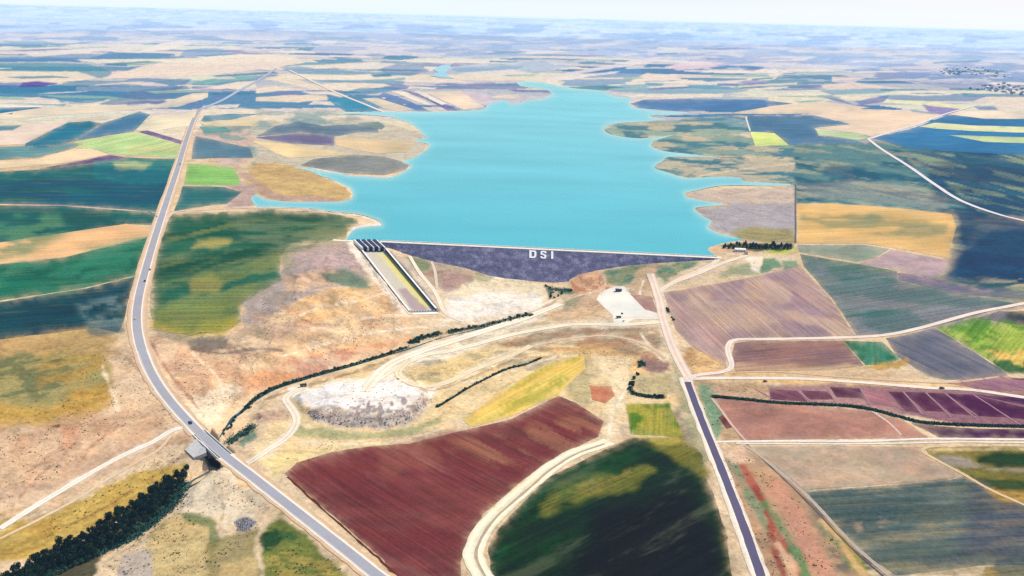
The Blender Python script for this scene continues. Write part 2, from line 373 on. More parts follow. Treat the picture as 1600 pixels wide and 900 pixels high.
# south of the grove
pa((214,190,136),"100,900 250,810 330,800 335,860 320,900",5,4)
pa((190,180,170),"135,900 190,868 225,855 240,868 222,900",3,3,0.9)
pa((110,132,90),"270,800 310,800 338,815 345,850 330,870 325,825 290,812",3,3,0.8)
pa((150,140,92),"325,850 345,840 400,830 420,900 320,900",5,5,0.8)
pa((206,180,126),"345,880 400,870 420,900 330,900",4,4,0.8)
pa((244,224,192),"285,760 350,735 400,745 420,790 390,820 350,830 330,810 290,800 280,790",5,5)
pa((120,120,128),"368,815 385,808 402,815 390,828 372,830",2,3,0.9)
pa((240,200,150),"365,742 390,748 400,765 375,762",3,3,0.7)
pa((120,130,70),"405,830 440,805 480,840 540,895 545,900 420,900 412,870",5,5)
pa((30,80,56),"405,838 430,828 450,840 425,862 412,865",3,3,0.9)
pa((60,100,66),"430,825 455,830 465,850 440,845",4,4,0.8)
mo((180,160,90),"415,850 540,880 545,900 420,900",30,8,0.5,0.06,0.7)
# --- plain between stream and the right road
pa((240,214,166),"480,600 560,570 700,535 830,500 1000,520 1040,580 1060,640 980,660 940,650 870,612 780,620 700,668 600,690 470,700 380,735 400,690 440,640",6,6)
pa((255,244,226),"450,610 540,595 620,580 640,560 700,545 760,520 850,490 850,498 700,560 640,590 680,610 660,640 600,645 520,640 470,628",5,5)
pa((255,248,240),"460,618 520,600 600,592 650,600 655,618 625,636 560,642 500,638 470,630",5,4)
pa((196,178,138),"620,570 690,555 700,590 640,600",5,5,0.5)
pa((238,210,150),"640,570 720,555 800,545 790,560 700,600 650,600 630,590",6,6,0.8)
pa((170,150,120),"720,535 830,510 1000,508 1040,530 1000,555 900,540 800,545",6,6,0.8)
mo((180,130,110),"800,515 1030,512 1030,580 900,560 780,560",40,7,0.52,0.06,0.7)
mo((150,150,130),"620,540 860,500 1040,510 1040,560 640,610",42,8,0.56,0.05,0.55)
pa((240,196,130),"840,545 940,538 1000,560 1020,590 960,580 900,552",5,5,0.6)
pa((150,118,118),"990,570 1010,555 1045,568 1050,580 1020,583",3,3,0.9)
pa((190,176,136),"985,585 1050,585 1060,615 1010,618 990,605",4,4,0.8)
pa((248,226,186),"930,560 985,560 980,600 975,640 960,690 940,690 945,640 955,600",6,5,0.85)
pa((186,174,130),"880,600 915,570 925,600 920,640 890,620",6,6,0.7)
pa((140,130,112),"1040,640 1065,640 1100,720 1090,740 1060,690",5,4,0.7)
pa((150,160,120),"1040,540 1062,575 1090,660 1110,720 1100,730 1070,650",4,4,0.6)
# rubble benches
pa((206,190,172),"480,640 520,636 600,650 640,640 660,615 672,625 668,640 640,662 600,672 520,668 488,658",3,4)
mo((236,226,214),"480,640 660,615 668,640 600,672 488,658",12,8,0.52,0.06,0.6,2)
mo((150,134,136),"480,640 660,615 668,640 600,672 488,658",9,6,0.58,0.04,0.8,2)
pa((178,178,132),"460,665 560,676 650,668 690,650 690,660 640,680 540,690 460,680",3,3,0.9)
pa((236,214,156),"400,720 470,700 560,695 640,690 600,695 520,705 460,725 430,745",4,4)
pa((196,160,150),"400,645 445,640 455,655 400,660",4,4,0.6)
pa((120,150,130),"372,690 395,672 400,682 380,700",3,3,0.9)
# downstream of the dam
pa((236,220,188),"690,450 760,428 850,440 858,462 840,485 770,498 700,500 688,480",4,5)
pa((252,244,232),"700,470 760,455 840,458 850,465 835,485 770,497 700,497",4,4,0.85)
pa((176,160,140),"610,398 660,402 740,424 740,440 700,450 680,450 640,420",5,4,0.9)
pa((122,140,108),"636,402 665,405 672,420 655,428 640,418",3,3,0.85)
pa((186,150,146),"690,425 740,430 720,450 690,460",3,4,0.7)
pa((160,160,130),"745,425 770,432 765,440 745,436",3,3,0.7)
pa((226,212,196),"615,392 640,410 668,445 690,480 672,470 640,430",3,2,0.6)
pa((250,238,220),"545,370 560,378 600,440 640,490 630,492 560,410 545,385",2,2,0.8)
pa((170,176,180),"608,400 630,415 685,482 676,480 640,440",2,2,0.6)
pa((234,188,148),"892,442 905,428 930,423 945,430 935,445 960,448 900,462 890,452",3,3)
mo((190,130,110),"892,442 905,428 950,428 960,452 900,464",10,6,0.55,0.05,0.7)
pa((150,158,126),"940,424 1000,414 1060,410 1112,406 1100,415 1060,430 1030,445 990,450 950,440",4,4)
mo((90,134,120),"940,424 1060,410 1112,406 1030,445 990,455",24,8,0.5,0.06,0.8)
pa((70,110,100),"855,448 862,446 864,465 858,470",1.5,1.5,0.85)
pa((90,130,110),"868,452 890,450 895,457 875,461",2,2,0.9)
pa((200,168,140),"900,468 950,455 940,480 900,495 850,500 830,505 870,480",5,5,0.8)
pa((140,150,124),"880,465 910,462 900,478 880,485",4,4,0.6)
pa((228,196,158),"860,490 940,470 955,505 860,520",6,5,0.7)
pa((212,180,150),"1000,420 1020,415 1030,440 1032,500 1010,495 985,470 975,455",4,4,0.8)
# right abutment
pa((222,200,170),"1112,402 1150,395 1240,400 1245,412 1120,435 1040,452 1035,446",4,4)
pa((96,146,116),"1190,405 1210,403 1225,418 1190,424",2,3,0.9); pa((100,150,120),"1222,408 1245,406 1250,418 1228,421",2,3,0.8)
pa((140,160,124),"1140,415 1180,408 1185,428 1120,436",4,4,0.7)
pa((250,234,214),"1165,400 1190,402 1188,425 1175,423 1170,412",2,3,0.8)
pa((200,210,110),"1195,390 1240,385 1243,392 1225,398 1195,395",2,2,0.9)
pa((214,184,152),"1107,386 1130,382 1160,378 1170,384 1140,396 1115,398",3,2,0.9)
# right peninsulas
pa((206,188,172),"1068,302 1120,295 1240,292 1242,320 1140,320 1090,312",2,2)
pa((178,172,176),"1088,325 1140,319 1242,318 1242,378 1170,378 1112,358",2,3)
pa((164,154,104),"1140,362 1180,352 1242,358 1242,380 1160,378",3,3,0.9)
ln((208,180,150),"1068,303 1090,312 1138,320 1088,326 1092,334 1112,346 1106,356 1140,370 1170,378",2.5,1.5,1,0.8)
pa((142,166,154),"1015,226 1040,212 1100,208 1245,220 1250,246 1130,244 1050,240",2,2)
pa((110,150,152),"1020,262 1040,246 1110,247 1245,250 1245,288 1160,282 1070,276",2,2)
pa((156,176,160),"942,202 960,195 1020,190 1100,184 1180,190 1200,205 1100,214 1040,212 980,216 950,210",2,2)
pa((120,160,176),"1080,180 1165,184 1185,205 1172,208 1100,196",3,3,0.7)
mo((66,126,146),"960,195 1200,180 1245,220 1245,290 1070,276 1020,262",62,6,0.5,0.06,0.85,3,ang=0.05)
mo((206,192,164),"960,195 1200,180 1245,220 1245,290 1070,276 1020,262",52,6,0.57,0.05,0.8,3,ang=0.05)
ln((226,206,180),"1076,280 1120,270 1180,262 1245,255",1.4,1.2,1,0.8)
ln((90,100,110),"945,205 960,214 985,217 1012,214",1.2,1,0.5,0.7)
# shore bleach rim, left
ln((250,240,222),"597,353 580,341 545,332 500,327 430,323 400,322",2.2,1.5,1,0.9)
ln((252,240,222),"597,352 572,355 553,359 545,368 545,376 560,400",5,2,2,0.85)
ln((245,240,228),"488,262 525,271 575,278 612,278 642,262 656,242 668,234",1.6,1,0.5,0.8)
ln((240,224,200),"550,308 552,303 540,290 510,278",2,1,1,0.7)
# right big pasture
pa((96,138,142),"1240,226 1360,222 1480,230 1600,232 1600,345 1490,335 1400,325 1245,318",3,3)
mo((34,98,122),"1240,226 1360,222 1600,232 1600,345 1490,335 1400,325 1245,318",80,12,0.48,0.07,0.85,4,ang=0.12)
mo((176,176,150),"1240,226 1360,222 1600,232 1600,400 1490,335 1400,325 1245,318",70,7,0.56,0.06,0.6,4,ang=0.15)
pa((180,170,160),"1240,286 1380,282 1480,305 1480,330 1400,322 1245,300",5,5,0.35)
pa((28,92,124),"1300,258 1350,262 1380,282 1320,278 1280,268",5,4,0.7)
pa((204,190,150),"1420,250 1500,265 1560,285 1540,292 1480,275",4,4,0.6)
# bottom right
pa((198,168,132),"1080,590 1130,600 1200,600 1200,690 1130,690 1110,650",5,4)
pa((206,166,122),"1075,545 1120,555 1135,575 1130,585 1080,590 1062,560",4,4)
mo((250,210,150),"1075,545 1120,555 1135,575 1080,590",20,8,0.5,0.05,0.8)
pa((232,194,140),"1140,580 1300,590 1450,600 1600,604 1600,612 1450,612 1300,606 1140,595",3,3,0.9)
pa((110,160,130),"1090,600 1112,600 1130,650 1120,690 1105,660",4,3,0.8)
pa((202,172,150),"1100,600 1200,610 1205,640 1180,650 1130,640",4,3,0.6)

# eroded scarps and cut banks
for q, w_, c_, o_ in (("236,535 262,580 300,625 318,650",1.6,(176,128,110),.7),("300,548 350,552 400,545 440,548",2.2,(120,104,98),.7),("430,505 470,500 510,508 545,500",1.2,(150,120,110),.6),
    ("440,425 470,432 500,428 520,440",1.4,(140,118,112),.6),("400,630 440,615 520,592 600,566 650,552",1.4,(170,140,112),.7),("480,640 520,648 600,655 650,640 668,622",2,(150,128,122),.6),
    ("620,572 640,592 664,606 700,600 740,582 800,560 860,545",1.6,(186,158,122),.7),("720,530 800,522 860,516 920,514 1000,514 1030,520",2.2,(150,128,112),.6),
    ("800,548 870,536 940,532 1000,548 1040,572",1.6,(196,150,112),.6),("905,545 960,545 1010,560 1045,590",1.2,(176,140,104),.6),("560,385 575,410 600,450 632,492",1.2,(140,130,118),.7),
    ("612,396 650,440 684,486",1.2,(150,140,128),.6),("655,430 690,424 720,436 735,452",1.4,(160,130,120),.6),("893,440 900,450 930,456 958,452",1.6,(190,110,80),.6),
    ("100,715 60,745 20,790",1.2,(150,110,96),.5),("200,662 150,690 120,730",1.2,(190,140,110),.5),("330,760 350,790 345,815",1.2,(196,166,130),.6),("160,545 200,560 230,600",1.4,(176,146,120),.6)):
    ln(c_, q, w_, 1.2, 2.5, o_)
for q, w_ in (("300,552 340,590 352,630",1.1),("455,500 500,480 560,470 600,458",1.0),("430,560 500,540 570,522 640,512",1.3),("640,512 700,508 760,505",1.4),("470,690 540,694 620,690 690,670",1.2),("880,470 930,455 990,452",1.2),
    ("690,500 780,500 840,480 862,470",2.2),("1005,440 1000,470 1030,500",1.2),("985,600 960,640 950,690",2.0),("1000,520 1020,545 1045,560",1.2),("720,600 800,580 870,556",1.0),("560,500 610,492 640,494",1.3)):
    ln((252,238,214), q, w_, 1.0, 1.2, 0.8)

pa((16,74,112),"1496,410 1512,380 1545,356 1600,346 1600,470 1530,456 1466,434 1484,412",12,10,0.95)
mo((150,160,140),"1470,340 1560,330 1540,370 1490,400",30,8,0.46,0.07,0.6,6)
pa((70,110,110),"1490,350 1530,345 1510,390 1492,400",6,6,0.6)

pa((24,88,122),"1420,236 1600,236 1600,352 1530,332 1480,300 1440,262",8,8,0.8)
pa((20,78,112),"1496,332 1540,340 1600,352 1600,470 1530,456 1490,440 1500,380",8,8,0.85)
mo((150,168,140),"1420,240 1600,236 1600,345 1530,332",70,6,0.56,0.05,0.75,4,ang=0.25)
pa((92,50,86),"1384,611 1450,612 1520,614 1600,624 1600,668 1500,662 1440,650 1410,643",2,1,0.9)
pa((134,92,112),"1410,636 1440,645 1500,654 1600,664 1600,669 1500,663 1440,652",1.5,1,0.8)
mo((14,62,100),"1440,240 1600,236 1600,470 1530,456 1484,412 1470,340",90,9,0.5,0.08,0.5,8,ang=0.1)

for q, w_ in (("1034,503 980,507 900,507 860,512 800,523 740,539 700,549 660,556 610,580 580,600",6),("875,475 850,485 820,497 770,513 700,535 660,548 620,564 596,580 575,605",8),("800,555 740,578 700,597 664,604 636,596 622,582 640,562",5),
    ("760,566 830,542 900,528 960,526 1010,540 1040,560",4),("1030,440 1034,490 1046,530 1060,562 1078,594",8),("400,716 445,686 463,652 446,624 475,606",6),("0,826 120,752 240,690 284,669",4)):
    ln((252,236,208), q, w_, 3, 3, 0.6)
ln((150,120,98),"640,585 664,610 700,604 745,586 800,563",1.5,1.2,1.5,0.6)
ln((166,132,106),"470,600 520,590 600,572 640,556",1.2,1.2,2,0.6)
ln((158,126,104),"700,520 770,503 840,484 868,470",1.2,1.2,1.5,0.6)
# decals over fields too (layer 'a')
_k = len(PAINT)
def A(*a, **k): pa(*a, layer='a', **k)
A((70,156,150),"147,252 200,248 275,248 272,290 200,285 147,275", soft=3, wob=4, op=0.55)
A((196,206,150),"175,255 205,252 238,256 225,264 180,264", soft=3, wob=2, op=0.8)
A((214,210,150),"200,228 240,226 288,228 285,236 200,238", soft=3, wob=2, op=0.7)
mo((96,146,110),"0,330 90,335 110,360 40,400 0,395",60,14,0.45,0.08,0.7,10,'a',-0.1)
mo((70,150,120),"0,430 236,369 205,450 0,490",70,16,0.5,0.08,0.45,8,'a',-0.25)
mo((14,84,122),"0,275 275,250 262,325 0,318",120,12,0.5,0.08,0.5,8,'a')
mo((24,80,66),"262,335 400,328 540,345 520,372 440,400 236,440 245,390",110,10,0.46,0.12,0.6,10,'a',-0.12)
A((190,176,104),"310,378 340,373 362,376 355,384 320,388 300,388", soft=4, wob=3, op=0.7)
A((172,160,90),"300,436 330,428 350,440 340,455 300,455", soft=5, wob=5, op=0.7)
A((196,170,62),"238,505 300,512 330,500 372,492 378,505 345,522 300,528 262,520", soft=6, wob=6, op=0.85)
mo((140,150,90),"236,440 440,400 440,440 380,470 345,520 240,515",70,14,0.48,0.12,0.6,8,'a',-0.3)
mo((150,150,110),"440,385 545,345 540,372 450,388",60,8,0.5,0.06,0.7,8,'a')
pa((190,160,110),"40,545 100,518 150,512 190,520 185,545 100,550 0,575 0,555", 8, 8, 0.9, 'a')
pa((60,100,110),"135,512 145,500 190,500 192,516 165,524 140,524",5,4,0.7,'a')
mo((130,150,150),"120,475 195,460 192,510 140,510",40,10,0.5,0.08,0.6,8,'a')
# golden field marks
mo((150,150,110),"1250,335 1340,335 1480,350 1480,375 1380,368 1250,350",70,9,0.44,0.06,0.8,6,'a')
A((132,146,118),"1310,345 1360,336 1400,340 1370,348", soft=4, wob=3, op=0.7); A((150,150,116),"1405,352 1450,350 1480,366 1440,370 1400,360", soft=4, wob=3, op=0.7)
mo((214,196,150),"1500,440 1600,430 1600,468 1540,462",50,10,0.45,0.08,0.8,8,'a')
mo((150,140,150),"1262,410 1400,425 1600,470 1410,522 1337,525",90,14,0.5,0.08,0.55,8,'a')
mo((60,110,112),"1262,410 1400,425 1600,470 1410,522 1337,525",80,16,0.5,0.08,0.55,8,'a',0.1)
mo((150,130,150),"1035,455 1245,417 1337,525 1145,530",60,24,0.52,0.08,0.5,10,'a',0.6)
mo((216,186,158),"1035,455 1245,417 1337,525 1145,530",80,26,0.56,0.07,0.55,10,'a',0.3)
pa((216,186,150),"1150,568 1350,572 1450,590 1300,588 1150,580",4,3,0.8,'a')
pa((196,160,90),"1352,572 1405,564 1420,558 1422,566 1400,576 1356,577",2,2,0.9,'a')
mo((80,140,60),"1462,512 1525,498 1600,530 1600,585 1540,560",26,10,0.5,0.06,0.8,4,'a',0.4)
mo((234,196,110),"1530,548 1600,545 1600,575 1560,570",26,8,0.44,0.06,0.9,4,'a',0.3)
mo((30,96,70),"1545,562 1600,575 1600,586 1570,584",26,8,0.4,0.06,0.9,3,'a',0.3)
mo((40,110,80),"1317,532 1407,560 1352,572",16,8,0.5,0.06,0.7,3,'a')
mo((170,126,110),"1145,535 1318,532 1350,572 1150,582",60,12,0.5,0.08,0.5,6,'a')
# red field
mo((118,56,64),"445,740 590,695 800,655 940,660 820,750 728,850 600,875",120,40,0.48,0.1,0.6,10,'a',0.4)
mo((168,110,90),"445,740 590,695 700,678 720,720 560,760",90,26,0.52,0.08,0.3,10,'a',0.5)
mo((176,124,96),"700,690 940,640 935,690 820,750",90,14,0.56,0.06,0.5,10,'a',0.5)
# yellow
mo((240,214,120),"725,655 850,570 912,555 872,617 735,668",50,8,0.5,0.08,0.7,4,'a',-0.5)
mo((170,170,70),"725,655 850,570 912,555 872,617 735,668",40,5,0.6,0.05,0.7,4,'a',-0.5)
# dark green field
A((112,116,60),"845,790 880,760 930,742 985,735 1012,728 1020,735 985,760 930,775 880,790 845,812 825,820", soft=7, wob=8, op=0.95)
mo((140,130,70),"880,762 985,735 1005,735 980,752 900,780",30,8,0.5,0.07,0.8,5,'a',-0.2)
A((44,84,44),"845,860 870,835 910,818 930,822 890,845 850,868", soft=8, wob=8, op=0.6)
A((24,60,44),"800,840 860,835 960,810 960,850 860,890 780,890", soft=20, wob=10, op=0.45)
A((128,124,62),"1020,690 1060,685 1095,715 1105,745 1080,730 1040,705", soft=8, wob=8, op=0.85)
A((184,168,84),"985,683 1060,684 1072,692 1030,692", soft=3, wob=3, op=0.7)
A((4,24,26),"940,790 1080,760 1130,860 1140,900 950,900 900,870", soft=40, wob=14, op=0.75)
mo((22,84,58),"760,850 850,748 985,690 1000,720 850,800 770,890",40,16,0.52,0.08,0.5,8,'a',-0.4)
mo((60,120,40),"978,632 1045,630 1068,682 985,678",26,14,0.5,0.06,0.8,4,'a')
mo((184,170,80),"978,632 1045,630 1068,682 985,678",30,10,0.54,0.06,0.8,4,'a',0.3)
# slate field
mo((150,140,110),"1257,768 1505,747 1600,790 1600,882 1390,900",110,10,0.5,0.07,0.6,8,'a',-0.06)
mo((60,90,96),"1257,768 1505,747 1600,790 1600,882 1390,900",120,14,0.5,0.07,0.7,8,'a',-0.06)
mo((170,150,130),"1330,815 1370,808 1400,815 1340,835",40,9,0.4,0.06,0.7,5,'a')
mo((70,70,100),"1520,760 1600,800 1600,880 1500,870",80,20,0.45,0.1,0.5,20,'a')
mo((160,160,140),"1165,697 1450,697 1500,742 1255,768",70,18,0.52,0.08,0.5,8,'a',0.2)
pa((206,180,150),"1230,720 1330,710 1400,745 1290,760",14,8,0.5,'a')
# strip field by the paved road
for rgb,q,w_ in (((176,90,80),"1150,715 1170,745 1200,800 1230,860 1245,900",5),((120,150,120),"1140,710 1175,780 1200,830",5),((150,70,64),"1180,760 1200,800 1210,850 1225,900",5),
    ((70,140,92),"1195,790 1215,815 1222,830",5),((50,140,80),"1236,855 1250,875 1262,900",7),((206,150,126),"1210,760 1250,820 1290,900",14),((236,196,160),"1215,850 1235,880 1240,900",6),
    ((160,160,64),"1300,830 1330,870 1352,900",9),((236,190,140),"1285,815 1325,865 1352,900",5),((130,150,110),"1198,790 1230,840 1262,900",3),((130,140,110),"1280,820 1310,850 1320,880",3)):
    ln(rgb, q, w_, 3, 4, 0.8, 'a')
pa((244,210,180),"1120,700 1160,700 1180,720 1150,728 1135,715",4,4,0.8,'a')
# oval fields at the right edge
pa((34,68,40),"1522,715 1550,705 1600,705 1600,735 1560,728 1530,724",4,4,0.95,'a')
pa((176,164,150),"1455,712 1500,716 1560,730 1600,740 1600,752 1540,735 1490,728",4,4,0.9,'a')
pa((40,76,40),"1508,741 1560,748 1600,762 1600,780 1560,765 1530,752",4,4,0.8,'a')
pa((196,150,60),"1540,765 1600,780 1600,792 1570,784",3,3,0.8,'a')
pa((226,200,150),"1440,700 1600,697 1600,703 1520,704 1460,706",2,2,0.8,'a')
# chute floor
pa((240,230,160),"590,396 612,396 672,480 655,480 636,452",2.0,0.5,0.85,'c')
pa((246,228,110),"600,400 606,398 672,476 668,480",1.2,0.3,0.6,'c')
pa((176,150,160),"621,452 634,450 668,484 646,486",2.0,1,0.7,'c')


pa((158,118,128),"1200,604 1300,600 1450,606 1600,618 1600,668 1500,660 1400,648 1300,632 1200,628",3,2,0.85,'g')
pa((196,150,140),"1200,612 1250,614 1300,622 1360,626 1400,644 1330,632 1210,626",2,2,0.6,'g')
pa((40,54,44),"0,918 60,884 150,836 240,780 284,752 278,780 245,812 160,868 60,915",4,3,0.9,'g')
pa((40,70,60),"1128,384 1150,379 1200,381 1238,383 1236,391 1190,391 1150,389",2,2,0.9,'g')
pa((20,17,34),"312,686 318,708 327,727 339,733 352,726 350,712 330,690",1.5,1,0.97,'g')  # shade of the highway bridge painted dark into the ground

mo((150,156,100),"262,345 440,340 550,348 538,372 440,392 440,440 380,470 300,470 245,440",80,9,0.57,0.10,0.4,8,'a',-0.22)
mo((120,140,110),"350,345 545,345 540,372 450,388 420,400",70,6,0.52,0.1,0.6,8,'a',0.04)
pa((140,146,76),"240,470 300,480 380,465 375,500 345,520 300,527 238,515",14,8,0.45,'a')
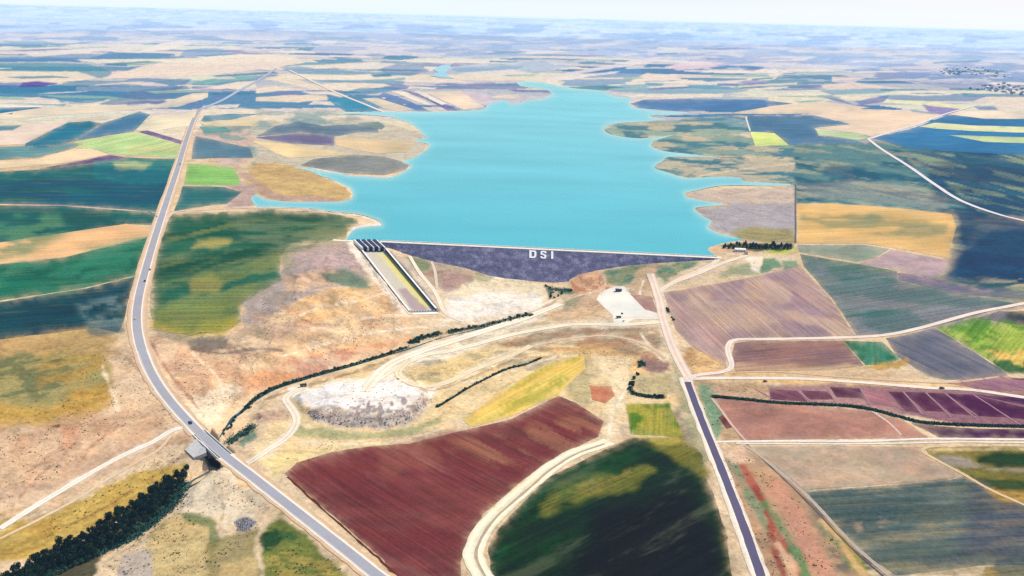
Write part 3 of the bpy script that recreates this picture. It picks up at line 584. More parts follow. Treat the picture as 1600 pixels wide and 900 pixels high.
# ------------------------------------------------------------------ parcels
FIELDS = [
("crop_field",(38,118,160),'crop',"0,168 65,168 40,181 0,193",0),
("stubble_field",(238,222,198),'stubble',"65,169 160,166 240,165 300,146 325,145 325,152 280,167 222,171 40,184 0,197 0,194",80),
("stubble_field",(230,212,196),'stubble',"0,199 35,195 200,177 165,187 108,190 62,212 38,225 0,235 0,211 36,196",70),
("crop_field",(62,136,160),'crop',"0,199 35,196 20,204 0,210",0),
("crop_field",(38,122,150),'crop',"40,225 107,191 140,189 160,193 112,222 60,234 38,232",60),
("crop_field",(72,124,160),'crop',"112,222 160,193 218,174 235,179 210,205 150,215",60),
("stubble_field",(232,222,194),'stubble',"211,204 241,181 307,175 300,196 268,200 240,206 225,204",30),
("ploughed_field",(94,92,150),'plough',"216,206 230,204 290,221 285,226",0),
("meadow",(184,214,150),'crop',"112,222 210,206 283,226 280,247 172,241 140,232 115,231 130,226",10),
("stubble_field",(238,216,180),'stubble',"0,260 60,248 115,233 140,232 171,241 100,255 0,274",75),
("crop_field",(96,150,158),'crop',"0,236 38,228 112,224 125,226 112,232 60,246 0,258",75),
("ploughed_field",(82,62,134),'plough',"60,264 100,257 172,242 204,247 180,251",0),
("crop_field",(24,104,110),'crop',"0,276 60,265 180,252 205,247 280,248 262,325 247,331 100,320 0,317",85),
("crop_field",(28,102,102),'crop',"0,319 100,322 247,333 240,352 195,350 90,375 0,398",85),
("stubble_field",(248,196,142),'stubble',"0,398 197,350 241,357 236,368 100,402 0,425",70),
("crop_field",(34,112,92),'crop',"0,426 100,403 236,369 222,405 212,430 135,449 0,490",70),
("crop_field",(14,74,88),'crop',"0,492 135,451 211,432 200,470 194,500 185,520 150,512 100,518 0,546",70),
("crop_field",(46,104,86),'crop',"262,335 330,331 400,328 480,329 530,335 560,342 562,352 545,356 538,374 450,386 440,400 440,440 380,470 375,500 345,520 300,527 238,515 236,440 245,390",85),
("meadow",(140,196,112),'crop',"293,255 330,258 365,262 377,285 370,290 288,289",85),
("crop_field",(48,118,122),'crop',"286,291 350,292 378,300 355,318 300,325 272,330",85),
("crop_field",(92,132,152),'crop',"306,213 345,221 390,231 396,247 345,247 299,249 301,230",85),
("crop_field",(82,138,165),'crop',"319,181 360,178 405,178 362,187 314,189",85),
("stubble_field",(238,218,178),'stubble',"313,192 415,182 392,197 345,198 318,196",85),
("crop_field",(84,150,150),'crop',"312,198 350,198 362,205 320,208",85),
("crop_field",(106,134,156),'crop',"402,213 430,197 465,190 505,197 555,194 590,200 592,207 560,207 525,213 470,207",85),
("ploughed_field",(112,112,152),'plough',"400,215 470,208 523,213 522,228 455,224",85),
("stubble_field",(242,216,166),'stubble',"392,220 450,225 555,241 500,245 450,247 430,239",85),
("fallow_field",(132,140,140),'soil',"470,259 490,248 555,242 600,245 641,256 634,266 600,274 530,269",85),
("stubble_field",(230,204,164),'stubble',"524,215 575,217 650,222 636,238 590,240 555,234 524,227",85),
("crop_field",(122,150,150),'crop',"560,192 592,190 602,198 596,202 560,197",85),
("crop_field",(66,150,182),'crop',"510,154 545,153 590,168 598,175 540,175 525,165",60),
("stubble_field",(240,222,196),'stubble',"566,154 600,152 640,163 648,171 625,174 600,170",50),
("crop_field",(100,136,182),'crop',"586,152 600,144 640,158 668,172 650,172",50),
("stubble_field",(244,232,212),'stubble',"610,142 625,142 662,157 676,165 664,164",50),
("ploughed_field",(110,116,170),'plough',"628,141 640,142 690,160 720,172 700,173 672,158",50),
("stubble_field",(244,234,214),'stubble',"644,142 655,142 700,163 690,164",50),
("stubble_field",(240,220,196),'stubble',"664,144 720,142 758,168 725,172",50),
# right country
("crop_field",(80,128,176),'crop',"985,162 1007,156 1082,154 1190,156 1238,162 1150,172 1075,174 1050,173 1000,169",85),
("stubble_field",(240,218,192),'stubble',"1085,177 1145,176 1200,167 1280,158 1360,168 1290,178 1200,179",85),
("stubble_field",(240,216,190),'stubble',"1271,180 1340,170 1400,172 1472,180 1427,197 1362,214 1340,208 1273,200 1330,195",60),
("meadow",(196,218,170),'crop',"1273,201 1340,209 1361,215 1340,219 1280,211",85),
("crop_field",(84,128,162),'crop',"1168,181 1270,180 1328,194 1273,200 1279,212 1338,220 1350,224 1234,226 1210,207 1172,205",85),
("meadow",(216,230,142),'crop',"1172,206 1210,208 1233,227 1180,229",60),
("crop_field",(56,124,172),'crop',"1364,216 1430,199 1480,180 1600,187 1600,250 1500,238 1420,232",75),
("meadow",(222,226,176),'stubble',"1435,198 1460,192 1520,196 1600,203 1600,211 1520,205 1460,201",85),
("meadow",(206,222,160),'stubble',"1480,211 1540,213 1600,218 1600,229 1540,222",85),
("stubble_field",(240,224,202),'stubble',"1483,179 1500,173 1600,177 1600,186 1540,186",85),
("wheat_field",(228,188,126),'stubble',"1245,318 1300,318 1400,325 1487,335 1494,355 1488,377 1482,404 1400,388 1350,381 1245,380",80),
("fallow_field",(152,166,148),'soil',"1245,383 1350,382 1390,389 1370,402 1340,410 1250,394",80),
("fallow_field",(180,158,166),'soil',"1392,390 1482,406 1476,425 1460,436 1400,421 1342,411 1372,402",80),
("crop_field",(92,126,122),'crop',"1250,397 1340,412 1402,424 1402,438 1500,460 1588,475 1540,489 1470,508 1410,521 1339,524 1300,465 1256,416",70),
("ploughed_field",(120,88,148),'plough',"1402,427 1422,428 1500,446 1600,468 1600,474 1500,460 1405,438",70),
("ploughed_field",(178,150,146),'plough',"1037,457 1140,440 1245,417 1254,420 1298,468 1336,525 1180,529 1148,531 1132,545 1135,572 1112,560 1080,540 1056,515","1200,430 1320,515"),
("ploughed_field",(134,106,112),'plough',"1148,537 1170,533 1316,532 1350,571 1300,578 1150,580 1143,560",80),
("vegetable_plot",(52,132,108),'crop',"1318,532 1379,534 1406,560 1390,568 1352,571",20),
("fallow_field",(112,116,132),'plough',"1384,528 1412,524 1461,512 1520,548 1575,586 1540,592 1480,594 1450,588 1400,555","1412,530 1540,590"),
("meadow",(160,184,84),'crop',"1463,511 1525,498 1600,530 1600,585 1582,583 1540,560",40),
("crop_field",(12,52,72),'crop',"1528,497 1560,486 1600,489 1600,529",40),
("fallow_field",(180,132,120),'soil',"1118,618 1130,619 1200,627 1310,638 1362,643 1410,656 1452,685 1160,687 1135,655",80),
("ploughed_field",(98,52,82),'plough',"1203,608 1245,611 1262,628 1204,623",-50),
("ploughed_field",(102,58,84),'plough',"1252,610 1292,612 1303,624 1264,624",-50),
("ploughed_field",(92,48,78),'plough',"1297,605 1342,607 1350,622 1307,620",-50),
("ploughed_field",(168,116,126),'plough',"1346,608 1386,612 1412,642 1400,636 1355,632",-50),
("ploughed_field",(80,40,76),'plough',"1388,612 1410,613 1438,645 1415,642",-50),
("ploughed_field",(88,44,80),'plough',"1414,613 1444,614 1480,644 1444,642",-50),
("ploughed_field",(82,42,80),'plough',"1448,614 1474,615 1525,650 1486,646",-50),
("ploughed_field",(76,36,80),'plough',"1478,615 1518,617 1600,668 1600,660 1600,664 1530,650",-50),
("ploughed_field",(64,30,82),'plough',"1523,617 1560,620 1600,626 1600,658",-50),
("ploughed_field",(150,106,130),'plough',"1472,598 1500,594 1540,590 1565,588 1600,606 1600,615 1540,609",-50),
("ploughed_field",(66,30,84),'plough',"1568,592 1600,587 1600,604",-50),
("ploughed_field",(62,24,80),'plough',"1424,661 1450,664 1520,670 1600,671 1600,685 1470,684",-50),
("fallow_field",(196,168,146),'soil',"1168,698 1300,697 1438,698 1450,716 1500,741 1480,749 1380,757 1257,766 1205,722",80),
("crop_field",(98,110,106),'crop',"1258,769 1380,759 1480,751 1506,746 1540,765 1600,792 1600,880 1540,883 1400,899 1340,855","1300,805 1590,790"),
("meadow",(132,124,66),'wild',"1442,698 1500,698 1600,697 1600,789 1545,764 1505,741 1456,717",80),
("wheat_field",(214,164,56),'crop',"1500,905 1540,886 1600,883 1600,905",80),
("vegetable_plot",(186,152,122),'soil',"1122,699 1166,700 1200,724 1256,770 1330,850 1385,900 1196,900 1160,800","1150,720 1240,890"),
# centre
("ploughed_field",(126,70,72),'plough',"445,740 465,722 520,706 590,696 640,693 700,678 800,655 850,630 872,619 900,630 943,658 935,683 890,704 820,748 755,803 728,850 720,880 726,900 640,900 600,875 520,805","620,700 790,790"),
("wheat_field",(236,200,104),'stubble',"724,657 770,620 850,572 912,555 915,576 880,608 870,616 800,650 735,668","740,660 850,600"),
("crop_field",(6,54,42),'crop',"762,855 775,830 802,800 850,750 900,725 950,700 985,683 1060,685 1096,710 1106,750 1135,830 1158,900 775,900","800,830 950,760"),
("meadow",(146,158,64),'crop',"979,632 1045,630 1069,682 986,679",10),
("fallow_field",(202,124,96),'soil',"921,602 955,604 961,618 946,630 925,625",10),
("fallow_field",(176,140,132),'soil',"985,460 1018,463 1028,490 1003,490",10),
("fallow_field",(110,44,62),'soil',"1122,652 1130,648 1144,667 1136,670",10),
]
# ------------------------------------------------------------------ object helpers
def link(name, me, parent=None, kind=None):
    o = bpy.data.objects.new(name, me); COL.objects.link(o)
    if parent is not None: o.parent = parent
    if kind: o["kind"] = kind
    return o
def empty(name, loc, rz=0.0):
    o = bpy.data.objects.new(name, None); COL.objects.link(o)
    o.location = loc; o.rotation_euler = (0, 0, rz); o.empty_display_size = 1; return o
def tag(o, label, cat, group=None, kind=None):
    o["label"] = label; o["category"] = cat
    if group: o["group"] = group
    if kind: o["kind"] = kind
    return o
def mesh_np(name, V, Fc, mat, tint=None, smooth=True, extra=None):
    me = bpy.data.meshes.new(name)
    V = np.asarray(V, np.float32); Fc = np.asarray(Fc, np.int32)
    k = Fc.shape[1]
    me.vertices.add(len(V)); me.vertices.foreach_set("co", V.ravel())
    me.loops.add(Fc.size); me.loops.foreach_set("vertex_index", Fc.ravel())
    me.polygons.add(len(Fc)); me.polygons.foreach_set("loop_start", np.arange(0, Fc.size, k, dtype=np.int32))
    me.polygons.foreach_set("loop_total", np.full(len(Fc), k, np.int32))
    me.polygons.foreach_set("use_smooth", np.full(len(Fc), smooth))
    me.update(calc_edges=True)
    if tint is not None:
        at = me.color_attributes.new("tint", 'FLOAT_COLOR', 'POINT')
        c = np.ones((len(V), 4), np.float32); c[:, :3] = tint
        at.data.foreach_set("color", c.ravel())
    if extra is not None:
        at = me.attributes.new("across", 'FLOAT', 'POINT'); at.data.foreach_set("value", np.asarray(extra, np.float32))
    me.materials.append(mat)
    return me

# ------------------------------------------------------------------ materials
_mats = {}
def land(kind, angle=0.0):
    """earth / crop surfaces: the image-traced tint broken up by procedural grain, clumps and drill rows"""
    S = dict(  # rows amp, row spacing m, clump amp, clump scale, grain amp, grain scale, bump
        soil=(0.0, 9, 0.20, 28, 0.26, 3.2, 0.9), wild=(0.0, 9, 0.20, 40, 0.44, 3.6, 1.6), crop=(0.30, 7, 0.20, 55, 0.50, 3.4, 0.7),
        stubble=(0.16, 6, 0.12, 60, 0.26, 4.0, 0.3), plough=(0.30, 5, 0.12, 45, 0.30, 3.0, 0.7), dirt=(0.0, 5, 0.16, 22, 0.26, 2.2, 0.2),
        tarmac=(0.0, 5, 0.14, 30, 0.14, 1.8, 0.0), rubble=(0.0, 5, 0.30, 14, 0.55, 2.6, 2.0), concrete=(0.0, 5, 0.10, 12, 0.10, 1.6, 0.1),
        pad=(0.0, 5, 0.08, 22, 0.10, 2.2, 0.2))[kind]
    key = (kind, round(angle, 1))
    if key in _mats: return _mats[key]
    mt = bpy.data.materials.new(kind + "_surface"); mt.use_nodes = True
    nt = mt.node_tree; N, L = nt.nodes, nt.links
    bs = N["Principled BSDF"]; bs.inputs["Roughness"].default_value = 0.95
    bs.inputs["Specular IOR Level"].default_value = 0.03
    at = N.new("ShaderNodeAttribute"); at.attribute_name = "tint"
    geo = N.new("ShaderNodeNewGeometry")
    def noise(scale, detail, rough=0.6, vec=None):
        n = N.new("ShaderNodeTexNoise"); n.inputs["Scale"].default_value = 1.0 / scale
        n.inputs["Detail"].default_value = detail; n.inputs["Roughness"].default_value = rough
        L.new(vec or geo.outputs["Position"], n.inputs["Vector"]); return n.outputs["Fac"]
    def mth(op, a, b=None, c=None):
        n = N.new("ShaderNodeMath"); n.operation = op
        for i, v in enumerate((a, b, c)):
            if v is None: continue
            if isinstance(v, (int, float)): n.inputs[i].default_value = v
            else: L.new(v, n.inputs[i])
        return n.outputs[0]
    grain = noise(S[5], 4, 0.7); clump = noise(S[3], 4, 0.6)
    f = mth('MULTIPLY_ADD', mth('SUBTRACT', grain, 0.5), S[4] * 2.6, 1.0)
    f = mth('MULTIPLY_ADD', mth('SUBTRACT', clump, 0.5), S[2] * 2.6, f)
    if S[0] > 0:
        mp = N.new("ShaderNodeMapping"); L.new(geo.outputs["Position"], mp.inputs["Vector"])
        mp.inputs["Rotation"].default_value[2] = math.radians(angle)
        sc = N.new("ShaderNodeVectorMath"); sc.operation = 'MULTIPLY'; L.new(mp.outputs[0], sc.inputs[0])
        sc.inputs[1].default_value = (1.0, 1 / 36.0, 0.0)
        rows = noise(S[1], 3, 0.75, sc.outputs[0])
        f = mth('MULTIPLY_ADD', mth('SUBTRACT', rows, 0.5), S[0] * 4.0, f)
        sc2 = N.new("ShaderNodeVectorMath"); sc2.operation = 'MULTIPLY'; L.new(mp.outputs[0], sc2.inputs[0])
        sc2.inputs[1].default_value = (1.0, 1 / 70.0, 0.0)
        f = mth('MULTIPLY_ADD', mth('SUBTRACT', noise(S[1] * 0.38, 2, 0.6, sc2.outputs[0]), 0.5), S[0] * 3.2, f)
        f = mth('MULTIPLY_ADD', mth('SUBTRACT', noise(S[1] * 4.0, 3, 0.6, sc2.outputs[0]), 0.5), S[0] * 1.1, f)
    if kind in ('wild', 'soil'):      # rills and thin trails
        rid = mth('ABSOLUTE', mth('SUBTRACT', noise(75, 6, 0.62), 0.5))
        f = mth('MULTIPLY_ADD', mth('MAXIMUM', mth('MULTIPLY_ADD', rid, -22.0, 1.0), 0.0), -0.20 if kind == 'wild' else -0.12, f)
        rid2 = mth('ABSOLUTE', mth('SUBTRACT', noise(33, 5, 0.6), 0.5))
        f = mth('MULTIPLY_ADD', mth('MAXIMUM', mth('MULTIPLY_ADD', rid2, -26.0, 1.0), 0.0), 0.16, f)
    f = mth('MAXIMUM', f, 0.15)
    v = N.new("ShaderNodeVectorMath"); v.operation = 'SCALE'; L.new(at.outputs["Color"], v.inputs[0]); L.new(f, v.inputs["Scale"])
    # hue drift: warmer / cooler clumps
    mix = N.new("ShaderNodeMix"); mix.data_type = 'RGBA'; mix.blend_type = 'MULTIPLY'
    mix.inputs["B"].default_value = (1.12, 0.98, 0.84, 1)
    drift = mth('SUBTRACT', noise(S[3] * 0.6, 3), 0.42); L.new(mth('MULTIPLY', mth('MAXIMUM', drift, 0.0), 2.2), mix.inputs["Factor"])
    L.new(v.outputs[0], mix.inputs["A"]); L.new(mix.outputs["Result"], bs.inputs["Base Color"])
    if S[6] > 0:
        bp = N.new("ShaderNodeBump"); bp.inputs["Strength"].default_value = 0.6; bp.inputs["Distance"].default_value = S[6]
        L.new(noise(S[5] * 2.2, 4, 0.6), bp.inputs["Height"]); L.new(bp.outputs[0], bs.inputs["Normal"])
    if kind == 'dirt':   # two wheel tracks, paler than the crown and the verges
        ac = N.new("ShaderNodeAttribute"); ac.attribute_name = "across"
        t = mth('ABSOLUTE', mth('SUBTRACT', mth('ABSOLUTE', ac.outputs["Fac"]), 0.5))
        k = mth('MULTIPLY_ADD', mth('SUBTRACT', 0.25, t), 0.55, 1.0)
        v2 = N.new("ShaderNodeVectorMath"); v2.operation = 'SCALE'
        L.new(mix.outputs["Result"], v2.inputs[0]); L.new(k, v2.inputs["Scale"]); L.new(v2.outputs[0], bs.inputs["Base Color"])
    if kind in ('crop', 'stubble', 'plough'):     # thin, drier or weedier streaks along the rows
        sc3 = N.new("ShaderNodeVectorMath"); sc3.operation = 'MULTIPLY'; L.new(mp.outputs[0], sc3.inputs[0]); sc3.inputs[1].default_value = (1.0, 1 / 5.0, 0.0)
        sm = N.new("ShaderNodeMapRange"); sm.interpolation_type = 'SMOOTHSTEP'; sm.inputs[1].default_value = 0.53; sm.inputs[2].default_value = 0.68
        L.new(noise(26, 6, 0.68, sc3.outputs[0]), sm.inputs[0])
        m3 = N.new("ShaderNodeMix"); m3.data_type = 'RGBA'; L.new(mix.outputs["Result"], m3.inputs["A"])
        m3.inputs["B"].default_value = {'crop': (0.17, 0.19, 0.10, 1), 'stubble': (0.42, 0.34, 0.20, 1), 'plough': (0.34, 0.20, 0.16, 1)}[kind]
        L.new(mth('MULTIPLY', sm.outputs[0], {'crop': 0.22, 'stubble': 0.35, 'plough': 0.16}[kind]), m3.inputs["Factor"])
        L.new(m3.outputs["Result"], bs.inputs["Base Color"])
    _mats[key] = mt; return mt
def plain(name, rgb, rough=0.7, grain=0.12, scale=1.5, spec=0.3, metal=0.0):
    key = ('p', name)
    if key in _mats: return _mats[key]
    mt = bpy.data.materials.new(name); mt.use_nodes = True; N, L = mt.node_tree.nodes, mt.node_tree.links
    bs = N["Principled BSDF"]; bs.inputs["Roughness"].default_value = rough
    bs.inputs["Specular IOR Level"].default_value = spec; bs.inputs["Metallic"].default_value = metal
    tc = N.new("ShaderNodeTexCoord"); no = N.new("ShaderNodeTexNoise"); no.inputs["Scale"].default_value = 1 / scale; no.inputs["Detail"].default_value = 4
    L.new(tc.outputs["Object"], no.inputs["Vector"])
    rp = N.new("ShaderNodeValToRGB"); e = rp.color_ramp.elements
    e[0].position = 0.3; e[1].position = 0.7
    e[0].color = tuple(c * (1 - grain) for c in rgb) + (1,); e[1].color = tuple(min(1, c * (1 + grain)) for c in rgb) + (1,)
    L.new(no.outputs["Fac"], rp.inputs["Fac"]); L.new(rp.outputs[0], bs.inputs["Base Color"])
    _mats[key] = mt; return mt

# ------------------------------------------------------------------ image-traced tints, distance haze painted in
def apply_paint(items, a, b, c, layers):
    """a,b image pixel coords of vertices; c linear colour array (n,3)"""
    for it in items:
        kind, layer, rgb, geom, soft, wob, op = it[:7]
        if layer not in layers: continue
        g = it[7]
        pad = soft + wob * 2 + (it[8] if kind == 'l' else 0) + 2
        m_ = (a > g[:, 0].min() - pad) & (a < g[:, 0].max() + pad) & (b > g[:, 1].min() - pad) & (b < g[:, 1].max() + pad)
        if not m_.any(): continue
        x, y = a[m_], b[m_]
        if kind == 'l':
            d, t = ldist(g, x, y); d = it[8] - d
        else: d = sdist(g, x, y)
        if wob: d = d + (fbm(x / (wob * 5 + 6), y / (wob * 2.2 + 3), int(g[0, 0]) % 97, 3) - 0.5) * 2 * wob * 1.6
        w = sstep(-soft, soft, d) * op
        if kind == 'm':
            sx, sy, thr, hard, ang = it[8]
            ca, sa = math.cos(ang), math.sin(ang)
            n = fbm((x * ca + y * sa) / sx, (-x * sa + y * ca) / sy, int(g[0, 1]) % 89 + 3, 4)
            w = w * sstep(thr - hard, thr + hard, n)
        c[m_] = c[m_] * (1 - w[:, None]) + lin(rgb) * w[:, None]
    return c
def tints(P, base, layers='a'):
    a, b = to_pixels(P); n = len(P)
    c = np.repeat(np.atleast_2d(lin(base) if not isinstance(base, np.ndarray) else base), n, 0) if not (isinstance(base, np.ndarray) and base.ndim == 2) else base.copy()
    c = apply_paint(PAINT, a, b, c, layers); d_ = np.linalg.norm(P - CAM, axis=-1)
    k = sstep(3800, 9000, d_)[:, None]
    c = c * (1 - .16 * k) + .16 * k * lin((208, 220, 236)); c = c * (1 + k * np.array([.05, .10, .12]))  # distant tints paled and blued to paint in the haze
    return albedo(c, d_)

# ------------------------------------------------------------------ ground
def edge_fix(g):
    g = g.copy()
    for q in g:
        if q[0] <= 0: q[0] = -130
        if q[0] >= 1600: q[0] = 1730
        if q[1] >= 900: q[1] = 985
    return g
def far_patchwork(x, y):
    """colour of the distant parcels (photo tone)"""
    d = np.hypot(x, y)
    wx = x + 900 * (fbm(x / 4000, y / 4000, 21, 3) - 0.5); wy = y + 900 * (fbm(x / 4000, y / 4000, 22, 3) - 0.5)
    zone = 0.3; th = 0.22 + 0.5 * (fbm(x / 9000, y / 9000, 27, 2) - 0.5)
    u = (wx * np.cos(th) + wy * np.sin(th)) / 820; v = (-wx * np.sin(th) + wy * np.cos(th)) / 330
    u = u + 0.6 * _h(np.floor(v), np.floor(v), 8)
    best = np.full(x.shape, 9e9); hid = np.zeros(x.shape); ed = np.full(x.shape, 9e9)
    iu, iv = np.floor(u), np.floor(v)
    for du in (-1, 0, 1):
        for dv in (-1, 0, 1):
            cu, cv = iu + du, iv + dv
            pu = cu + 0.15 + 0.7 * _h(cu, cv, 31); pv = cv + 0.2 + 0.6 * _h(cu, cv, 32)
            q = np.maximum(np.abs(u - pu), np.abs(v - pv))
            w = q < best; hid = np.where(w, _h(cu, cv, 33), hid); best = np.where(w, q, best)
    pal = np.array([lin(c) for c in ((236,224,212),(98,146,180),(222,210,204),(78,138,168),(150,154,188),(186,192,200),(230,218,200),(112,154,180),(204,200,204),(84,134,176),(222,222,204),(130,170,184))])
    c = pal[np.clip((hid * 12).astype(int), 0, 11)]
    soft = lin((178, 186, 204))
    hills = fbm(x / 2200, y / 5200, 41, 4); h2 = fbm(x / 500, y / 1500, 42, 3)
    wild = np.stack([np.interp(hills * 0.6 + h2 * 0.4, [0.3, 0.5, 0.7], [lin(a_)[k] for a_ in ((156,190,224),(198,212,234),(228,224,230))]) for k in range(3)], -1)
    far = sstep(8000, 24000, d)[:, None]; wild = wild * (1 - far) + lin((206, 224, 244)) * far  # hills fade to a painted haze blue toward the horizon
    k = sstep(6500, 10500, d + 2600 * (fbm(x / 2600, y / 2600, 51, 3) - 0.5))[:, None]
    return c * (1 - k) + (wild * 0.8 + c * 0.2) * k

def ground_base(P):
    dd = np.hypot(P[:, 0], P[:, 1]); near = np.repeat(lin((232, 206, 170))[None], len(P), 0)
    nn = fbm(P[:, 0] / 150, P[:, 1] / 150, 61, 4)[:, None]
    near = near * (1 - 0.5 * sstep(0.45, 0.7, nn)) + lin((196, 176, 144)) * 0.5 * sstep(0.45, 0.7, nn)
    kk = sstep(2300, 3000, dd)[:, None]
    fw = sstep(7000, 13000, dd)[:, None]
    return (near * (1 - kk) + far_patchwork(P[:, 0], P[:, 1]) * kk) * (1 + fw * np.array([0.02, 0.10, 0.24]))  # blue haze lift painted into the far ground colour
yh = 450 - F * math.tan(PITCH)
prow = np.concatenate([yh + np.array([0.25, .4, .6, .8, 1.1, 1.4, 1.8, 2.3, 2.9, 3.6]), np.arange(yh + 4.5, 185, 1.1), np.arange(185, 480, 1.7), np.arange(480, 1010, 2.2), [1060, 1150, 1300]])
alpha = PITCH - np.arctan((450 - prow) / F)
Yd = (CH - 15) / np.tan(alpha)
uc = np.concatenate([[-1.6, -1.3, -1.05, -.9, -.8, -.74], np.arange(-0.69, 0.6901, 2.0 / F), [.74, .8, .9, 1.05, 1.3, 1.6]])
depth = Yd * math.cos(PITCH) + CH * math.sin(PITCH)
X = (uc[None, :] * depth[:, None]); Y = np.repeat(Yd[:, None], len(uc), 1)
Z = H(X, Y)
# curvature of the far country
P = np.stack([X.ravel(), Y.ravel(), Z.ravel()], -1)
ga, gb = to_pixels(P)
dd = np.hypot(P[:, 0], P[:, 1])
base = ground_base(P)
nr, ncu = Z.shape
idx = np.arange(nr * ncu).reshape(nr, ncu)
Fq = np.stack([idx[1:, :-1], idx[1:, 1:], idx[:-1, 1:], idx[:-1, :-1]], -1).reshape(-1, 4)
Zl = P[:, 2]
for F_ in FIELDS:
    g = edge_fix(pts(F_[3])); m_ = (ga > g[:, 0].min()) & (ga < g[:, 0].max()) & (gb > g[:, 1].min()) & (gb < g[:, 1].max())
    if not m_.any(): continue
    s_ = sdist(g, ga[m_], gb[m_]); big = min(5.0, 2.2 + gb[m_].mean() / 180)
    Zl[m_] -= (s_ > big) * np.minimum(0.5 + 3e-8 * dd[m_] ** 2, 4)
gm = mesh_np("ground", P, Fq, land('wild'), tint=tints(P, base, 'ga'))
link("ground", gm, kind="structure")

# ------------------------------------------------------------------ fields, water and roads
def triangulate(g, step, jit, sy=None):
    out = []
    n = len(g)
    for i in range(n):
        a, b = g[i], g[(i + 1) % n]; L = np.linalg.norm(b - a); k = max(1, int(L / step))
        nrm = np.array([-(b - a)[1], (b - a)[0]]) / max(L, 1e-6)
        for j in range(k):
            p = a + (b - a) * j / k
            w = ((fbm(np.array([p[0] / 9.0]), np.array([p[1] / 5.0]), 71, 3)[0] - 0.5) * 2 * jit + (fbm(np.array([p[0] / 46.0]), np.array([p[1] / 22.0]), 72, 2)[0] - 0.5) * 5.5 * jit) * (0.3 + 0.7 * min(1, p[1] / 500))
            out.append(p + nrm * w)
    B = np.array(out)
    area = 0.5 * np.sum(B[:, 0] * np.roll(B[:, 1], -1) - np.roll(B[:, 0], -1) * B[:, 1])
    if area < 0: B = B[::-1]
    sy = sy or step
    xs = np.arange(B[:, 0].min() + step * .5, B[:, 0].max(), step); ys = np.arange(B[:, 1].min() + sy * .5, B[:, 1].max(), sy)
    if len(xs) and len(ys):
        gx, gy = np.meshgrid(xs, ys); gx = gx + (np.arange(len(ys)) % 2)[:, None] * step * .5
        gx, gy = gx.ravel(), gy.ravel(); m_ = sdist(B, gx, gy) > min(step, sy) * 0.45
        I = np.stack([gx[m_], gy[m_]], -1)
    else: I = np.zeros((0, 2))
    A = np.vstack([B, I])
    r = delaunay_2d_cdt([Vector(p) for p in A], [], [list(range(len(B)))], 1, 1e-4)
    V = np.array([[v[0], v[1]] for v in r[0]]); Fc = np.array([f[:] if len(f) == 3 else f[:3] for f in r[2]])
    # wind so that the faces look up (image y runs down)
    return V, Fc[:, ::-1]
def field(name, rgb, mat, s, ang=0.0, jit=0.3, lift=1.0, soften=0.4):
    if s.startswith('262,335') or s.startswith('762,855'): soften, jit = (1.5, 1.6) if s[0] == '2' else (0.7, 1.0)
    g = edge_fix(pts(s)); ymin = g[:, 1].min()
    st = 5.0 if ymin > 350 else 4.5; sy = 3.0 if ymin < 330 else 3.8
    V, Fc = triangulate(g, st, jit, sy)
    Pw = ground(V[:, 0], V[:, 1], lift)
    if isinstance(ang, str):
        q = pts(ang); q = ground(q[:, 0], q[:, 1]); ang = round(90 - math.degrees(math.atan2(q[1, 1] - q[0, 1], q[1, 0] - q[0, 0])))
    n_v = len(V); c0 = np.repeat(lin(rgb)[None], n_v, 0)
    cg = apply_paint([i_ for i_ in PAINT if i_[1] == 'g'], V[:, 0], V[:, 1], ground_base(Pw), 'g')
    big = 0.6 + min(1, ymin / 500)
    w = np.exp(-np.maximum(sdist(g, V[:, 0], V[:, 1]), 0) / (3.2 * big)) * (0.25 + 1.1 * np.clip(fbm(V[:, 0] / 14, V[:, 1] / 8, 75, 3) * 2 - 0.6, 0, 1)) * soften
    n_low = fbm(V[:, 0] / 70, V[:, 1] / 16, int(abs(g[0, 0])) % 50, 4)[:, None]
    c0 = c0 * (1 + 0.36 * (n_low - 0.5) * 2 * np.array([1.0, .8, .6]))
    w = np.clip(w, 0, .85)[:, None]; c0 = c0 * (1 - w) + cg * w
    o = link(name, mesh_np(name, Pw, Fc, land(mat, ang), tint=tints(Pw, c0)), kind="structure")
    return o

wm = bpy.data.materials.new("reservoir_water"); wm.use_nodes = True
N, L = wm.node_tree.nodes, wm.node_tree.links
bs = N["Principled BSDF"]; bs.inputs["Roughness"].default_value = 0.6; bs.inputs["Specular IOR Level"].default_value = 0.03
at = N.new("ShaderNodeAttribute"); at.attribute_name = "tint"; geo = N.new("ShaderNodeNewGeometry")
n1 = N.new("ShaderNodeTexNoise"); n1.inputs["Scale"].default_value = 1 / 120; n1.inputs["Detail"].default_value = 5
mp = N.new("ShaderNodeMapping"); mp.inputs["Scale"].default_value = (0.35, 1, 1); L.new(geo.outputs["Position"], mp.inputs["Vector"]); L.new(mp.outputs[0], n1.inputs["Vector"])
mr = N.new("ShaderNodeMapRange"); mr.inputs[3].default_value = 0.84; mr.inputs[4].default_value = 1.14; n0 = N.new("ShaderNodeTexNoise"); n0.inputs["Scale"].default_value = 1 / 480; n0.inputs["Detail"].default_value = 3; L.new(mp.outputs[0], n0.inputs["Vector"])
ma = N.new("ShaderNodeMath"); ma.operation = 'MULTIPLY_ADD'; ma.inputs[1].default_value = 0.5; L.new(n1.outputs["Fac"], ma.inputs[0])
mb_ = N.new("ShaderNodeMath"); mb_.operation = 'MULTIPLY'; mb_.inputs[1].default_value = 0.5; L.new(n0.outputs["Fac"], mb_.inputs[0]); L.new(mb_.outputs[0], ma.inputs[2]); L.new(ma.outputs[0], mr.inputs[0])
mr.inputs[1].default_value = 0.25; mr.inputs[2].default_value = 0.75
